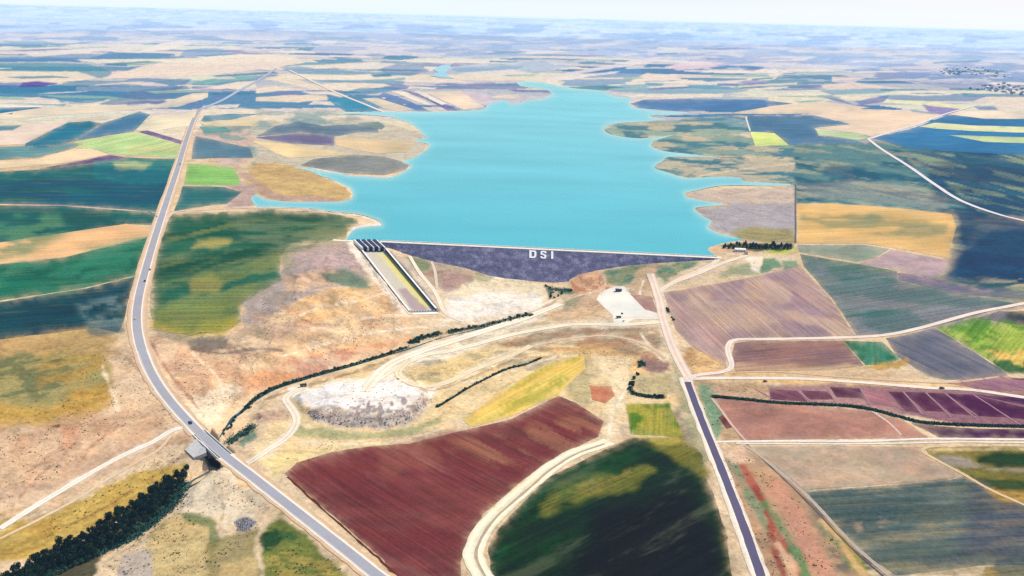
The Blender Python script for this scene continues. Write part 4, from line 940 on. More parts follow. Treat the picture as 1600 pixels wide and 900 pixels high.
vs = N.new("ShaderNodeVectorMath"); vs.operation = 'SCALE'; L.new(at.outputs["Color"], vs.inputs[0]); L.new(mr.outputs[0], vs.inputs["Scale"]); L.new(vs.outputs[0], bs.inputs["Base Color"])
n2 = N.new("ShaderNodeTexNoise"); n2.inputs["Scale"].default_value = 1 / 9; n2.inputs["Detail"].default_value = 3; L.new(geo.outputs["Position"], n2.inputs["Vector"])
bp = N.new("ShaderNodeBump"); bp.inputs["Strength"].default_value = 0.1; bp.inputs["Distance"].default_value = 0.2; L.new(n2.outputs["Fac"], bp.inputs["Height"]); L.new(bp.outputs[0], bs.inputs["Normal"])

def water_sheet(g, z, rgb_near, rgb_far, edge=None, step=7, sy=3.5):
    V, Fc = triangulate(g, step, 0.5, sy)
    Pw = at_z(V[:, 0], V[:, 1], z) if z is not None else ground(V[:, 0], V[:, 1], 3.0)
    sd = sdist(g, V[:, 0], V[:, 1] )
    t = sstep(110, 400, V[:, 1])[:, None]
    c = lin(rgb_far) * (1 - t) + lin(rgb_near) * t
    if edge is not None:
        e = np.exp(-np.maximum(sd, 0) / 3.5)[:, None] * (V[:, 1] < 372)[:, None] * edge
        c = c * (1 - e) + lin((190, 225, 220)) * e
    return link("water", mesh_np("water", Pw, Fc, wm, tint=albedo(c, np.linalg.norm(Pw - CAM, axis=-1)), smooth=False), kind="structure")
water_sheet(catmull(SHORE, 4, True), WATER_Z + 0.3, (100, 196, 210), (142, 214, 226), 0.75)
g_ = pts("676,109 690,102 705,100 703,108 697,114 699,119 710,123 690,122 672,119 684,114")
water_sheet(g_, None, (166, 214, 228), (172, 216, 232), None, 4, 2)

ROADS = []
def ribbon(name, mat, rgb, s, width, lift=3.0, carve=False, jit=0.0, taper=False, step=4.0, cols=(-1, -.5, 0, .5, 1), kind="structure", off=0.0, offr=None, smooth_z=0):
    g = catmull(pts(s), step); ROADS.append(g)
    Pw = ground(g[:, 0], g[:, 1], lift, carve, off)
    if smooth_z:
        _, t_ = ldist(HWZ[:, :2], Pw[:, 0], Pw[:, 1])
        Pw[:, 2] = np.interp(t_ * (len(HWZ) - 1), np.arange(len(HWZ)), HWZ[:, 2]) + off
    if False:
        z = Pw[:, 2].copy(); k = smooth_z
        zp = np.pad(z, k, mode='edge'); z = np.convolve(zp, np.ones(2 * k + 1) / (2 * k + 1), mode='valid'); Pw[:, 2] = np.maximum(z, Pw[:, 2])
    T = np.gradient(Pw[:, :2], axis=0); T /= np.linalg.norm(T, axis=1)[:, None] + 1e-9
    Nn = np.stack([-T[:, 1], T[:, 0]], -1)
    wd = np.interp(np.linspace(0, 1, len(g)), np.linspace(0, 1, len(width)), width) if not isinstance(width, (int, float)) else np.full(len(g), float(width))
    V = []; ac = []
    cols = np.array(cols)
    sh = 0 if offr is None else offr
    ac_ = np.arange(len(g)) / 3.0; sd0 = int(abs(g[0, 0]) + abs(g[0, 1])) % 200
    rid = np.stack([fbm(ac_, ac_ * 0, sd0, 3) - 0.5, fbm(ac_, ac_ * 0, sd0 + 7, 3) - 0.5], -1) * jit * 4.0
    for j, cc in enumerate(cols):
        w = wd / 2 * cc + sh
        if j == 0: w = w + rid[:, 0]
        if j == len(cols) - 1: w = w + rid[:, 1]
        V.append(np.stack([Pw[:, 0] + Nn[:, 0] * w, Pw[:, 1] + Nn[:, 1] * w, Pw[:, 2]], -1)); ac.append(np.full(len(g), cc))
    V = np.stack(V, 1); n, k = V.shape[:2]
    if not smooth_z:
        dv = np.linalg.norm(V - CAM, axis=-1); V[..., 2] = H(V[..., 0], V[..., 1], carve) + lift * (0.06 + 0.00003 * dv + 2.2e-8 * dv * dv)
    idx = np.arange(n * k).reshape(n, k)
    Fq = np.stack([idx[:-1, :-1], idx[:-1, 1:], idx[1:, 1:], idx[1:, :-1]], -1).reshape(-1, 4)
    V = V.reshape(-1, 3); ac = np.stack(ac, 1).ravel()
    e1 = V[Fq[0, 1]] - V[Fq[0, 0]]; e2 = V[Fq[0, 2]] - V[Fq[0, 1]]
    if np.cross(e1, e2)[2] < 0: Fq = Fq[:, ::-1]
    c = np.repeat(lin(rgb)[None], len(V), 0)
    o = link(name, mesh_np(name, V, Fq, land(mat) if isinstance(mat, str) else mat, tint=albedo(c, np.linalg.norm(V - CAM, axis=-1)), extra=ac), kind=kind)
    return o, Pw, Nn
# per-parcel lift keeps neighbouring sheets from sharing a plane
for i_f, (nm, rgb, mt_, s, ang) in enumerate(FIELDS):
    field(nm, rgb, mt_, s, ang, lift=1.0 + 0.13 * (i_f % 6))
# ------------------------------------------------------------------ roads and tracks
def dirt(s, w, rgb=(246, 230, 204), name="dirt_road", lift=2.2, jit=0.25, **k): return ribbon(name, 'dirt', rgb, s, w, lift=lift, jit=jit, **k)
VERGE1 = "640,935 590,900 545,864 470,805 400,750 352,713"
VERGE2 = "311,676 305,670 265,626 238,586 222,548 214,510 216,470 228,420 245,362 262,310 276,268 290,222 302,188 312,171"
ribbon("verge", 'dirt', (232, 200, 164), VERGE1, 16.5, jit=0.6, smooth_z=6, off=-0.08)
ribbon("verge", 'dirt', (230, 200, 170), VERGE2, [17, 18, 22, 22, 20], jit=0.6, smooth_z=6, off=-0.08)
for q_ in (VERGE1, VERGE2): ribbon("shoulder", 'pad', (255, 246, 234), q_, [11.4, 11.4, 11.8, 12.4] if q_ is VERGE2 else 11.2, jit=0.2, smooth_z=6, off=0.0)
hw, HWP, HWN = ribbon("highway", 'tarmac', (176, 178, 188), HWY, [8.0, 8.0, 8.4, 9, 11], smooth_z=6, off=0.06)
for sgn in (-1, 1):
    ribbon("edge_marking", 'pad', (244, 240, 232), "640,935 590,900 545,864 470,805 400,750 345,707 305,670 265,626 238,586 222,548", 0.45, off=0.12, cols=(-1, 1), offr=sgn * 3.9, smooth_z=6)
ribbon("highway", 'tarmac', (182, 192, 220), "312,171 345,158 375,141 405,125 432,107", 15, lift=2.5)
dirt("0,826 60,788 120,752 180,718 240,690 266,674 284,669 300,672", 5.2, (250, 240, 226))
dirt("0,842 60,812 120,780 170,748 215,722 245,705 262,688 270,676", 2.6, (232, 206, 172), "farm_track")
dirt("384,726 400,716 420,702 445,686 460,668 463,652 454,636 446,624 455,614 475,606", 7.5, (250, 236, 214), lift=2.4)
dirt("257,350 264,338 276,331 320,328 380,325 440,325 500,329 530,333", 6, (238, 208, 190))
dirt("-100,312 0,317 60,319 140,322 215,328 236,332 250,343", 2.6, (130, 140, 160), "farm_track")
dirt("520,375 545,377 568,380", 9, (252, 242, 226))
dirt("560,382 575,405 600,440 622,468 642,492", 5, (238, 222, 200))
dirt("640,400 655,425 672,446 684,464 692,484 706,496 724,502", 5.5, (250, 236, 214))
dirt("674,408 680,425 683,452", 4, (226, 206, 190), "farm_track")
dirt("1034,503 980,507 900,507 860,512 800,523 740,539 700,549 660,556 610,580 580,600 570,612", 9, (252, 240, 214), lift=2.2)
dirt("875,475 850,485 820,497 770,513 700,535 660,548 620,564 596,580 575,605", 13, (254, 244, 222), lift=2.6)
dirt("830,540 800,555 740,578 700,597 664,604 636,596 622,582 640,562", 8, (246, 228, 192), lift=2.4)
dirt("760,566 830,542 900,528 960,526 1010,540 1040,560", 3.5, (236, 206, 166), "farm_track", lift=2.0)
dirt("1016,428 1022,445 1030,470 1035,495 1046,530 1060,562 1078,594", 10.5, (248, 226, 208), lift=2.8)
dirt("1038,505 1050,535 1062,570 1070,588", 4, (250, 236, 220), "farm_track", lift=2.4)
ribbon("verge", 'dirt', (248, 236, 218), "1070,590 1085,630 1105,680 1132,748 1160,822 1186,895 1202,945", 12.5, lift=2.4, jit=0.5)
ribbon("paved_road", 'tarmac', (106, 102, 132), "1074,597 1087,632 1107,683 1134,750 1162,823 1187,895 1203,945", 6.2, lift=3.2, jit=0.15)
dirt("1124,401 1116,411 1092,423 1062,436 1038,450 1026,460", 8.5, (244, 226, 202), lift=2.4)
dirt("1168,399 1130,411 1090,428 1050,443 1030,456", 7.5, (248, 232, 212), lift=2.6)
dirt("970,497 1000,495 1035,499", 6, (252, 236, 214), lift=2.3)
dirt("1070,592 1092,586 1130,581 1143,572 1138,552 1138,540 1150,531 1200,530 1300,528 1380,524 1440,512 1520,490 1600,474 1720,448", 6.2, (248, 232, 220), lift=2.8)
dirt("1078,592 1140,591 1250,592 1350,598 1450,606 1500,608 1540,612 1600,621 1720,636", 6.0, (250, 236, 222), lift=2.6)
dirt("1140,583 1210,581 1300,588 1400,595 1480,598 1560,589", 3, (226, 196, 160), "farm_track", lift=2.4)
dirt("1110,691 1200,689.5 1350,689.5 1450,686 1600,687 1720,688", 3.4, (250, 240, 228), lift=2.8)
dirt("1150,693 1300,694 1400,693 1500,691 1600,692 1720,693", 2.4, (246, 234, 218), "farm_track", lift=2.8)
dirt("1164,696 1200,722 1258,772 1330,848 1392,902 1430,940", 3.2, (196, 180, 166), "farm_track", lift=2.6)
dirt("1166,694 1196,722 1250,773 1322,848 1380,900", 1.5, (110, 96, 90), "field_bank", lift=2.0)
dirt("1640,808 1600,789 1545,764 1505,741 1460,717 1443,706 1448,699 1480,697", 3.2, (226, 200, 160), "farm_track", lift=2.6)
dirt("1362,642 1388,660 1408,680", 2.6, (226, 200, 184), "farm_track", lift=2.6)
dirt("1112,622 1132,648 1150,672 1166,690", 2.4, (226, 190, 176), "farm_track", lift=2.6)
dirt("952,690 930,698 900,708 860,731 822,763 790,790 765,815 746,843 740,870 752,897 780,935", 14, (252, 244, 214), lift=2.8, jit=0.6)
dirt("944,694 900,710 862,733 825,765 793,792 768,817 750,845 744,870 756,897 782,933", 2.2, (190, 172, 150), "wheel_rut", lift=3.4)
dirt("1356,217 1380,235 1420,260 1460,288 1500,313 1550,332 1600,345 1720,370", 9, (240, 232, 236), lift=2.8)
dirt("1358,217 1400,204 1435,194 1472,180 1500,172 1530,164", 11, (236, 230, 232), "farm_track", lift=2.4)
dirt("452,110 490,128 530,147 570,163 604,177", 13, (240, 230, 214), "farm_track", lift=2.4)
dirt("1165,183 1172,205", 5, (226, 232, 226), "farm_track", lift=2.4)
dirt("1243,290 1243,380", 2.6, (110, 110, 120), "farm_track", lift=2.0)
for q in ("1246,611 1268,628","1293,607 1312,640","1344,607 1366,642","1411,612 1442,648","1446,613 1486,652","1476,614 1530,658","1520,616 1600,668","1180,608 1206,622","1564,588 1600,606","1535,591 1580,612","1500,595 1532,612"):
    dirt(q, 1.6, (176, 140, 150), "farm_track", lift=2.6)
dirt("450,745 520,810 600,880 620,900", 1.4, (110, 60, 50), "field_bank", lift=2.0, jit=0.5)
# the gravel yard below the dam
field("gravel_yard", (255, 252, 240), 'pad', "938,458 958,448 975,448 990,466 1008,484 1030,490 1034,500 990,500 982,504 976,510 966,510 959,505 957,492 944,480 932,468", 0, 0.4, 1.6)
# ------------------------------------------------------------------ small mesh kit
class MB:
    def __init__(s): s.v = []; s.f = []
    def quad(s, *p):
        i = len(s.v); s.v += [tuple(q) for q in p]; s.f.append(tuple(range(i, i + len(p))))
    def hexa(s, b, t):
        """b, t: four bottom and four top corners in matching order"""
        i = len(s.v); s.v += [tuple(q) for q in b] + [tuple(q) for q in t]
        s.f += [(i + 3, i + 2, i + 1, i), (i + 4, i + 5, i + 6, i + 7)] + [(i + k, i + (k + 1) % 4, i + 4 + (k + 1) % 4, i + 4 + k) for k in range(4)]
    def box(s, x0, x1, y0, y1, z0, z1):
        s.hexa([(x0, y0, z0), (x1, y0, z0), (x1, y1, z0), (x0, y1, z0)], [(x0, y0, z1), (x1, y0, z1), (x1, y1, z1), (x0, y1, z1)])
    def wheel(s, x, y, z, r, w, n=12):
        i = len(s.v)
        for k in range(n):
            a = k * 2 * math.pi / n
            s.v += [(x + r * math.cos(a), y - w / 2, z + r * math.sin(a)), (x + r * math.cos(a), y + w / 2, z + r * math.sin(a))]
        s.f += [(i + 2 * k, i + 2 * k + 1, i + (2 * k + 3) % (2 * n), i + (2 * k + 2) % (2 * n)) for k in range(n)]
        s.f += [tuple(i + 2 * k for k in range(n)), tuple(i + 2 * k + 1 for k in reversed(range(n)))]
    def build(s, name, mat, parent=None, smooth=False, bevel=0.0, kind=None, org=None):
        me = bpy.data.meshes.new(name)
        v = s.v if org is None else [(p[0] - org[0], p[1] - org[1], p[2] - org[2]) for p in s.v]
        me.from_pydata(v, [], s.f); me.materials.append(mat)
        import bmesh
        bm = bmesh.new(); bm.from_mesh(me)
        bmesh.ops.recalc_face_normals(bm, faces=bm.faces)
        if bevel: bmesh.ops.bevel(bm, geom=list(bm.edges), offset=bevel, segments=1, affect='EDGES')
        bm.to_mesh(me); bm.free()
        for p in me.polygons: p.use_smooth = smooth
        return link(name, me, parent, kind)

conc = plain("pale_concrete", (0.62, 0.58, 0.52), 0.85, 0.12, 3)
conc2 = plain("weathered_concrete", (0.42, 0.42, 0.40), 0.85, 0.15, 3)
white = plain("white_paint", (0.82, 0.82, 0.80), 0.6, 0.05, 2)
steel_shade_navy = plain("dark_steel_and_shade", (0.012, 0.012, 0.05), 0.55, 0.2, 2)  # gate and bridge steel, also the colour of the added bay shade
asph = plain("crest_gravel", (0.66, 0.58, 0.48), 0.9, 0.15, 4)

# ------------------------------------------------------------------ embankment dam
dam = empty("embankment_dam", (0, 0, 0))
tag(dam, "long dark stone-faced embankment dam with three white letters holding back the turquoise lake", "dam")
rip = bpy.data.materials.new("riprap"); rip.use_nodes = True
N, L = rip.node_tree.nodes, rip.node_tree.links; bs = N["Principled BSDF"]; bs.inputs["Roughness"].default_value = 0.9; bs.inputs["Specular IOR Level"].default_value = 0.15
geo = N.new("ShaderNodeNewGeometry"); vo = N.new("ShaderNodeTexVoronoi"); vo.inputs["Scale"].default_value = 0.42; L.new(geo.outputs["Position"], vo.inputs["Vector"])
n3 = N.new("ShaderNodeTexNoise"); n3.inputs["Scale"].default_value = 0.09; n3.inputs["Detail"].default_value = 6; L.new(geo.outputs["Position"], n3.inputs["Vector"])
sp = N.new("ShaderNodeSeparateColor"); L.new(vo.outputs["Color"], sp.inputs[0])
mm = N.new("ShaderNodeMath"); mm.operation = 'MULTIPLY_ADD'; mm.inputs[1].default_value = 0.12; L.new(sp.outputs[0], mm.inputs[0]); L.new(n3.outputs["Fac"], mm.inputs[2])
rp = N.new("ShaderNodeValToRGB"); L.new(mm.outputs[0], rp.inputs["Fac"]); e = rp.color_ramp.elements
e[0].position = 0.32; e[0].color = (0.07, 0.065, 0.12, 1); e[1].position = 0.85; e[1].color = (0.27, 0.26, 0.36, 1)
x_ = rp.color_ramp.elements.new(0.56); x_.color = (0.115, 0.11, 0.19, 1)
L.new(rp.outputs[0], bs.inputs["Base Color"])
bp = N.new("ShaderNodeBump"); bp.inputs["Strength"].default_value = 0.5; bp.inputs["Distance"].default_value = 0.6; L.new(vo.outputs["Distance"], bp.inputs["Height"]); L.new(bp.outputs[0], bs.inputs["Normal"])
def dam_uv(s, t): return CA[:2] + dam_dir * s + dam_n * t
ts = (TOEW[:, :2] - CA[:2]) @ dam_dir; tt_ = (TOEW[:, :2] - CA[:2]) @ dam_n
o_ = np.argsort(ts); ts, tt_ = ts[o_], tt_[o_]
nS, nT = 330, 46
S_ = np.linspace(0, DAM_L, nS)
toe = np.maximum(np.interp(S_, ts, tt_), HALF + 0.6) + 3.0
toe = toe + 1.6 * (fbm(S_ / 14, S_ * 0, 91, 3) - 0.5) * 2
V = []
for j in range(nT):
    t = HALF + (toe - HALF) * j / (nT - 1)
    xy = CA[:2][None] + S_[:, None] * dam_dir[None] + t[:, None] * dam_n[None]
    z = dam_plane(xy[:, 0], xy[:, 1]) + (rng.random(nS) - 0.5) * 0.5 * (j > 0)
    V.append(np.column_stack([xy, z]))
V = np.array(V).reshape(-1, 3); idx = np.arange(nT * nS).reshape(nT, nS)
Fq = np.stack([idx[1:, :-1], idx[1:, 1:], idx[:-1, 1:], idx[:-1, :-1]], -1).reshape(-1, 4)
if np.cross(V[Fq[0, 1]] - V[Fq[0, 0]], V[Fq[0, 2]] - V[Fq[0, 1]])[2] < 0: Fq = Fq[:, ::-1]
link("rock_face", mesh_np("rock_face", V, Fq, rip, smooth=False), dam)
def P3(s, t, z): q = dam_uv(s, t); return (q[0], q[1], z)
def bar(mb, s0, s1, t0, t1, z0, z1, nseg=1):
    for k in range(nseg):
        a = s0 + (s1 - s0) * k / nseg; b = s0 + (s1 - s0) * (k + 1) / nseg
        mb.hexa([P3(a, t0, z0), P3(b, t0, z0), P3(b, t1, z0), P3(a, t1, z0)], [P3(a, t0, z1), P3(b, t0, z1), P3(b, t1, z1), P3(a, t1, z1)])
mb = MB(); bar(mb, -4, DAM_L + 6, -HALF - 0.5, HALF + 0.4, CREST_Z - 1.2, CREST_Z + 0.15); mb.build("crest_road", asph, dam)
mb = MB(); bar(mb, -2, DAM_L + 2, -HALF - 0.9, -HALF - 0.3, CREST_Z - 1.5, CREST_Z + 1.3); mb.build("wave_wall", white, dam)
mb = MB(); bar(mb, -2, DAM_L + 2, HALF - 0.1, HALF + 0.3, CREST_Z - 1.0, CREST_Z + 0.55); mb.build("kerb", white, dam)
mb = MB()
mb.quad(P3(0, -HALF - 0.8, CREST_Z - 0.4), P3(DAM_L, -HALF - 0.8, CREST_Z - 0.4), P3(DAM_L + 10, -HALF - 26, CREST_Z - 13), P3(-10, -HALF - 26, CREST_Z - 13)); mb.build("upstream_face", rip, dam)
# letters laid on the face
def letter(name, polys, label):
    mb = MB()
    for s in polys:
        g = pts(s); p = hit_plane_dam(g[:, 0], g[:, 1]); up = np.array([dam_n[0] / 2.05, dam_n[1] / 2.05, 1.0]); up /= np.linalg.norm(up)
        b = p + up * 0.25; t = p + up * 0.7; n = len(g)
        i = len(mb.v); mb.v += [tuple(q) for q in b] + [tuple(q) for q in t]
        mb.f += [tuple(range(i + n, i + 2 * n)), tuple(reversed(range(i, i + n)))] + [(i + k, i + (k + 1) % n, i + n + (k + 1) % n, i + n + k) for k in range(n)]
    o = mb.build(name, plain("weathered_white_paint", (0.80, 0.79, 0.78), 0.8, 0.10, 1.2), dam); o["label"] = label
letter("letter", ["827,391.4 830.6,391.5 830.6,403.6 827,403.4", "830.6,391.5 836,392 838.3,394.4 838,400.8 835.4,403.8 830.6,403.6 830.6,401.2 834,401.2 835,399.6 835.2,395.6 834,394 830.6,393.8"], "white letter D on the dark stone face")
letter("letter", ["844.8,393.4 847,392.2 852,392.6 853.8,394.2 853.6,396.2 850.8,396.1 850.8,394.6 847.6,394.4 847.5,396.6 844.6,396.4",
                  "844.6,396.4 847.5,396.6 850.8,397.5 853.6,399 853.7,400.4 850.6,400.4 848.6,399 844.8,398.2",
                  "850.6,400.4 853.7,400.4 853.4,403 851.4,404.6 846.4,404.3 844.4,402.6 844.4,400.8 847.2,401 847.4,402.4 850.5,402.6"], "white letter S on the dark stone face")
letter("letter", ["861.2,393 864.6,393.2 864.4,405 861,404.8"], "white letter I on the dark stone face")

# ------------------------------------------------------------------ spillway
sp_ = empty("spillway", tuple(SL0)); O = SL0.copy()
tag(sp_, "pale concrete spillway with four dark gate bays and a long chute, left of the dam", "spillway")
W_up = float(np.linalg.norm((SR0 - SL0)[:2])); W_dn = float(np.linalg.norm((SR1 - SL1)[:2]))
n_, mrows = 26, 90
V = []
for j in range(mrows + 1):
    t = j / mrows; A0 = SL0 + (SL1 - SL0) * t; B0 = SR0 + (SR1 - SR0) * t
    for i in range(n_ + 1): V.append(A0 + (B0 - A0) * i / n_)
V = np.array(V); idx = np.arange(len(V)).reshape(mrows + 1, n_ + 1)
Fq = np.stack([idx[1:, :-1], idx[1:, 1:], idx[:-1, 1:], idx[:-1, :-1]], -1).reshape(-1, 4)
if np.cross(V[Fq[0, 1]] - V[Fq[0, 0]], V[Fq[0, 2]] - V[Fq[0, 1]])[2] < 0: Fq = Fq[:, ::-1]
me = mesh_np("chute_floor", V, Fq, land('concrete'), tint=tints(V, (222, 214, 196), 'c')); me.transform(Matrix.Translation(-Vector(O)))
link("chute_floor", me, sp_)
def line_wall(mb, A0, B0, side, th, h0, h1, zb=-2.0, n=24):
    for k in range(n):
        a = A0 + (B0 - A0) * k / n; b = A0 + (B0 - A0) * (k + 1) / n
        w = np.array([side[0], side[1], 0]) * th; up = np.array([0, 0, 1.0])
        ha = h0 + (h1 - h0) * k / n; hb = h0 + (h1 - h0) * (k + 1) / n
        mb.hexa([a + up * zb, b + up * zb, b + w + up * zb, a + w + up * zb], [a + up * ha, b + up * hb, b + w + up * hb, a + w + up * ha])
for A0, B0, sd_, h in ((SL0, SL1, -wside, 1.4), (SR0, SR1, wside, 3.4)):
    mb = MB(); line_wall(mb, A0, B0, sd_, 1.5, h + 1, h); mb.build("side_wall", conc if A0 is SL0 else plain("shade_dark_concrete", (0.07, 0.065, 0.10), 0.9, 0.2, 4), sp_, org=O)  # right wall body coloured dark to carry the shadow on its inner face
    up3 = np.array([0, 0, h + 0.02]); A1_ = A0 + up3 + [0, 0, 1.0]; B1_ = B0 + up3
    mb = MB(); line_wall(mb, A1_, B1_, sd_, 2.2, 0.35, 0.35, 0.0); mb.build("coping", white, sp_, org=O)
# stilling basin end
mb = MB()
e0, e1 = SL1, SR1; d3 = np.array([chdir[0], chdir[1], 0])
mb.hexa([e0 - d3 * 0 + [0, 0, -3], e1 + [0, 0, -3], e1 + d3 * 9 + [0, 0, -3], e0 + d3 * 9 + [0, 0, -3]], [e0 + [0, 0, 0.05], e1 + [0, 0, 0.05], e1 + d3 * 9 + [0, 0, -0.4], e0 + d3 * 9 + [0, 0, -0.4]])
mb.build("basin_floor", conc2, sp_, org=O)
mb = MB(); mb.hexa([e0 + d3 * 9.1 + [0, 0, -3], e1 + d3 * 9.1 + [0, 0, -3], e1 + d3 * 13 + [0, 0, -3], e0 + d3 * 13 + [0, 0, -3]], [e0 + d3 * 9.1 + [0, 0, 1.4], e1 + d3 * 9.1 + [0, 0, 1.4], e1 + d3 * 13 + [0, 0, 1.0], e0 + d3 * 13 + [0, 0, 1.0]])
mb.build("end_sill", white, sp_, org=O)
for k in range(9):
    mb = MB(); c = e0 + (e1 - e0) * (k + 0.5) / 9; w3 = (e1 - e0) / np.linalg.norm(e1 - e0) * 0.9
    mb.hexa([c - w3, c + w3, c + w3 + d3 * 2.5, c - w3 + d3 * 2.5], [c - w3 * .8 + [0, 0, 1.8], c + w3 * .8 + [0, 0, 1.8], c + w3 * .8 + d3 * 1.2 + [0, 0, 1.8], c - w3 * .8 + d3 * 1.2 + [0, 0, 1.8]])
    mb.build("baffle_block", conc2, sp_, org=O)
# gate section upstream of the chute
g3 = np.array([wside[0], wside[1], 0]); U0 = SL0 - d3 * UPL; bay = W_up / 4
def gp(u, s, z): return U0 + g3 * u + d3 * s + [0, 0, z]
def gbox(mb, u0, u1, s0, s1, z0, z1, z2=None):
    z2 = z1 if z2 is None else z2
    mb.hexa([gp(u0, s0, z0), gp(u1, s0, z0), gp(u1, s1, z0), gp(u0, s1, z0)], [gp(u0, s0, z1), gp(u1, s0, z1), gp(u1, s1, z2), gp(u0, s1, z2)])
mb = MB(); gbox(mb, -1, W_up + 1, 0, UPL + 0.3, -4, 0.4); mb.build("gate_floor", plain("bay_shade_concrete", (0.02, 0.02, 0.05), 0.8, 0.2, 3), sp_, org=O)  # bay floor coloured near black for the shade between the piers
for k in range(5):
    mb = MB(); u = k * bay; w = 1.25
    gbox(mb, u - w, u + w, 1.0, UPL - 1.5, 0.41, 6.4, 5.8)
    mb.hexa([gp(u - w, 1.0, 0.41), gp(u, -1.2, 0.41), gp(u + w, 1.0, 0.41), gp(u, 0.9, 0.41)], [gp(u - w, 1.0, 5.8), gp(u, -1.2, 5.8), gp(u + w, 1.0, 5.8), gp(u, 0.9, 5.8)])
    mb.build("gate_pier", white, sp_, org=O)
for k in range(4):
    mb = MB(); u = (k + .5) * bay; hw_ = bay / 2 - 1.5
    prof = [(9 + 3.2 * math.sin(a), 0.45 + 5.4 * (a / 1.2)) for a in [0, .3, .6, .9, 1.2]]
    for q in range(4):
        (s0, z0), (s1, z1) = prof[q], prof[q + 1]
        mb.hexa([gp(u - hw_, s0, z0), gp(u + hw_, s0, z0), gp(u + hw_, s0 + .5, z0), gp(u - hw_, s0 + .5, z0)], [gp(u - hw_, s1, z1), gp(u + hw_, s1, z1), gp(u + hw_, s1 + .5, z1), gp(u - hw_, s1 + .5, z1)])
    for sx in (-1, 1):
        gbox(mb, u + sx * hw_ * .8 - .2, u + sx * hw_ * .8 + .2, 12.5, 22, 2.2, 2.8)
    mb.build("radial_gate", steel_shade_navy, sp_, org=O)
    mb = MB(); gbox(mb, u - hw_ + .05, u + hw_ - .05, 2.5, UPL - 0.5, 3.0, 7.6, 6.8); mb.build("bay_shade_block", steel_shade_navy, sp_, org=O)  # added dark block standing in for the shadow in each gate bay
mb = MB(); gbox(mb, -0.5, W_up + 0.5, 22, 24.0, 4.9, 6.1); mb.build("service_bridge", steel_shade_navy, sp_, org=O)
for s_ in (0.2, 1.0):
    mb = MB(); gbox(mb, -2, W_up + 2, s_ - .15, s_ + .15, 0.41, 6.2); mb.build("parapet", white, sp_, org=O)

# ------------------------------------------------------------------ highway bridge over the stream
cen = ground(np.array([309., 355.]), np.array([673.5, 715.5]), 0, False)
ia = int(np.argmin(np.hypot(HWP[:, 0] - cen[0, 0], HWP[:, 1] - cen[0, 1]))); ib = int(np.argmin(np.hypot(HWP[:, 0] - cen[1, 0], HWP[:, 1] - cen[1, 1])))
ia, ib = min(ia, ib), max(ia, ib)
PA, PB = HWP[ia], HWP[ib]; bd = (PB - PA); BL = float(np.linalg.norm(bd)); bd /= BL; bn = np.array([-bd[1], bd[0], 0]); bn /= np.linalg.norm(bn)
br = empty("road_bridge", tuple((PA + PB) / 2)); OB = (PA + PB) / 2
tag(br, "short concrete bridge carrying the asphalt highway over the stream, deep shadow under it", "bridge")
sag = float(min(HWP[k, 2] - (PA[2] + (PB[2] - PA[2]) * (k - ia) / max(1, ib - ia)) for k in range(ia, ib + 1)))
SAG = min(0, sag) + 0.15
def bpnt(s, u, z): return PA + bd * s + bn * u + np.array([0, 0, z + SAG])
def bbox_(mb, s0, s1, u0, u1, z0, z1): mb.hexa([bpnt(s0, u0, z0), bpnt(s1, u0, z0), bpnt(s1, u1, z0), bpnt(s0, u1, z0)], [bpnt(s0, u0, z1), bpnt(s1, u0, z1), bpnt(s1, u1, z1), bpnt(s0, u1, z1)])
mb = MB(); bbox_(mb, -2, BL + 2, -6, 6, -2.2, -0.35); mb.build("deck", conc, br, org=OB)
for sg in (-1, 1):
    mb = MB(); bbox_(mb, -2, BL + 2, sg * 5.9 - .2, sg * 5.9 + .2, -0.34, 0.9)
    mb.build("parapet", white, br, org=OB)
for s_ in (1.5, BL - 1.5):
    mb = MB(); bbox_(mb, s_ - 1.2, s_ + 1.2, -5.6, 5.6, -13, -2.21); mb.build("abutment", conc2, br, org=OB)
mb = MB(); bbox_(mb, BL / 2 - .5, BL / 2 + .5, -5, 5, -13, -2.21); mb.build("pier", conc2, br, org=OB)
# sloping concrete apron on the upstream-left bank
g = pts("289,704 307,687 319,693 323,709 303,718"); ap = ground(g[:, 0], g[:, 1], 0, False)
zt = ap[:, 2] + np.array([0.9, 0.9, 0.9, 1.3, 1.6]); mb = MB(); n = 5
mb.v = [(p[0], p[1], z - 3) for p, z in zip(ap, zt)] + [(p[0], p[1], z) for p, z in zip(ap, zt)]
mb.f = [tuple(range(5, 10)), tuple(reversed(range(5)))] + [(k, (k + 1) % 5, 5 + (k + 1) % 5, 5 + k) for k in range(5)]
ap_o = mb.build("bank_slab", plain("grey_slab", (0.46, 0.44, 0.42), 0.9, 0.12, 2.5)); tag(ap_o, "grey sloping concrete slab on the bank just left of the highway bridge", "slab")
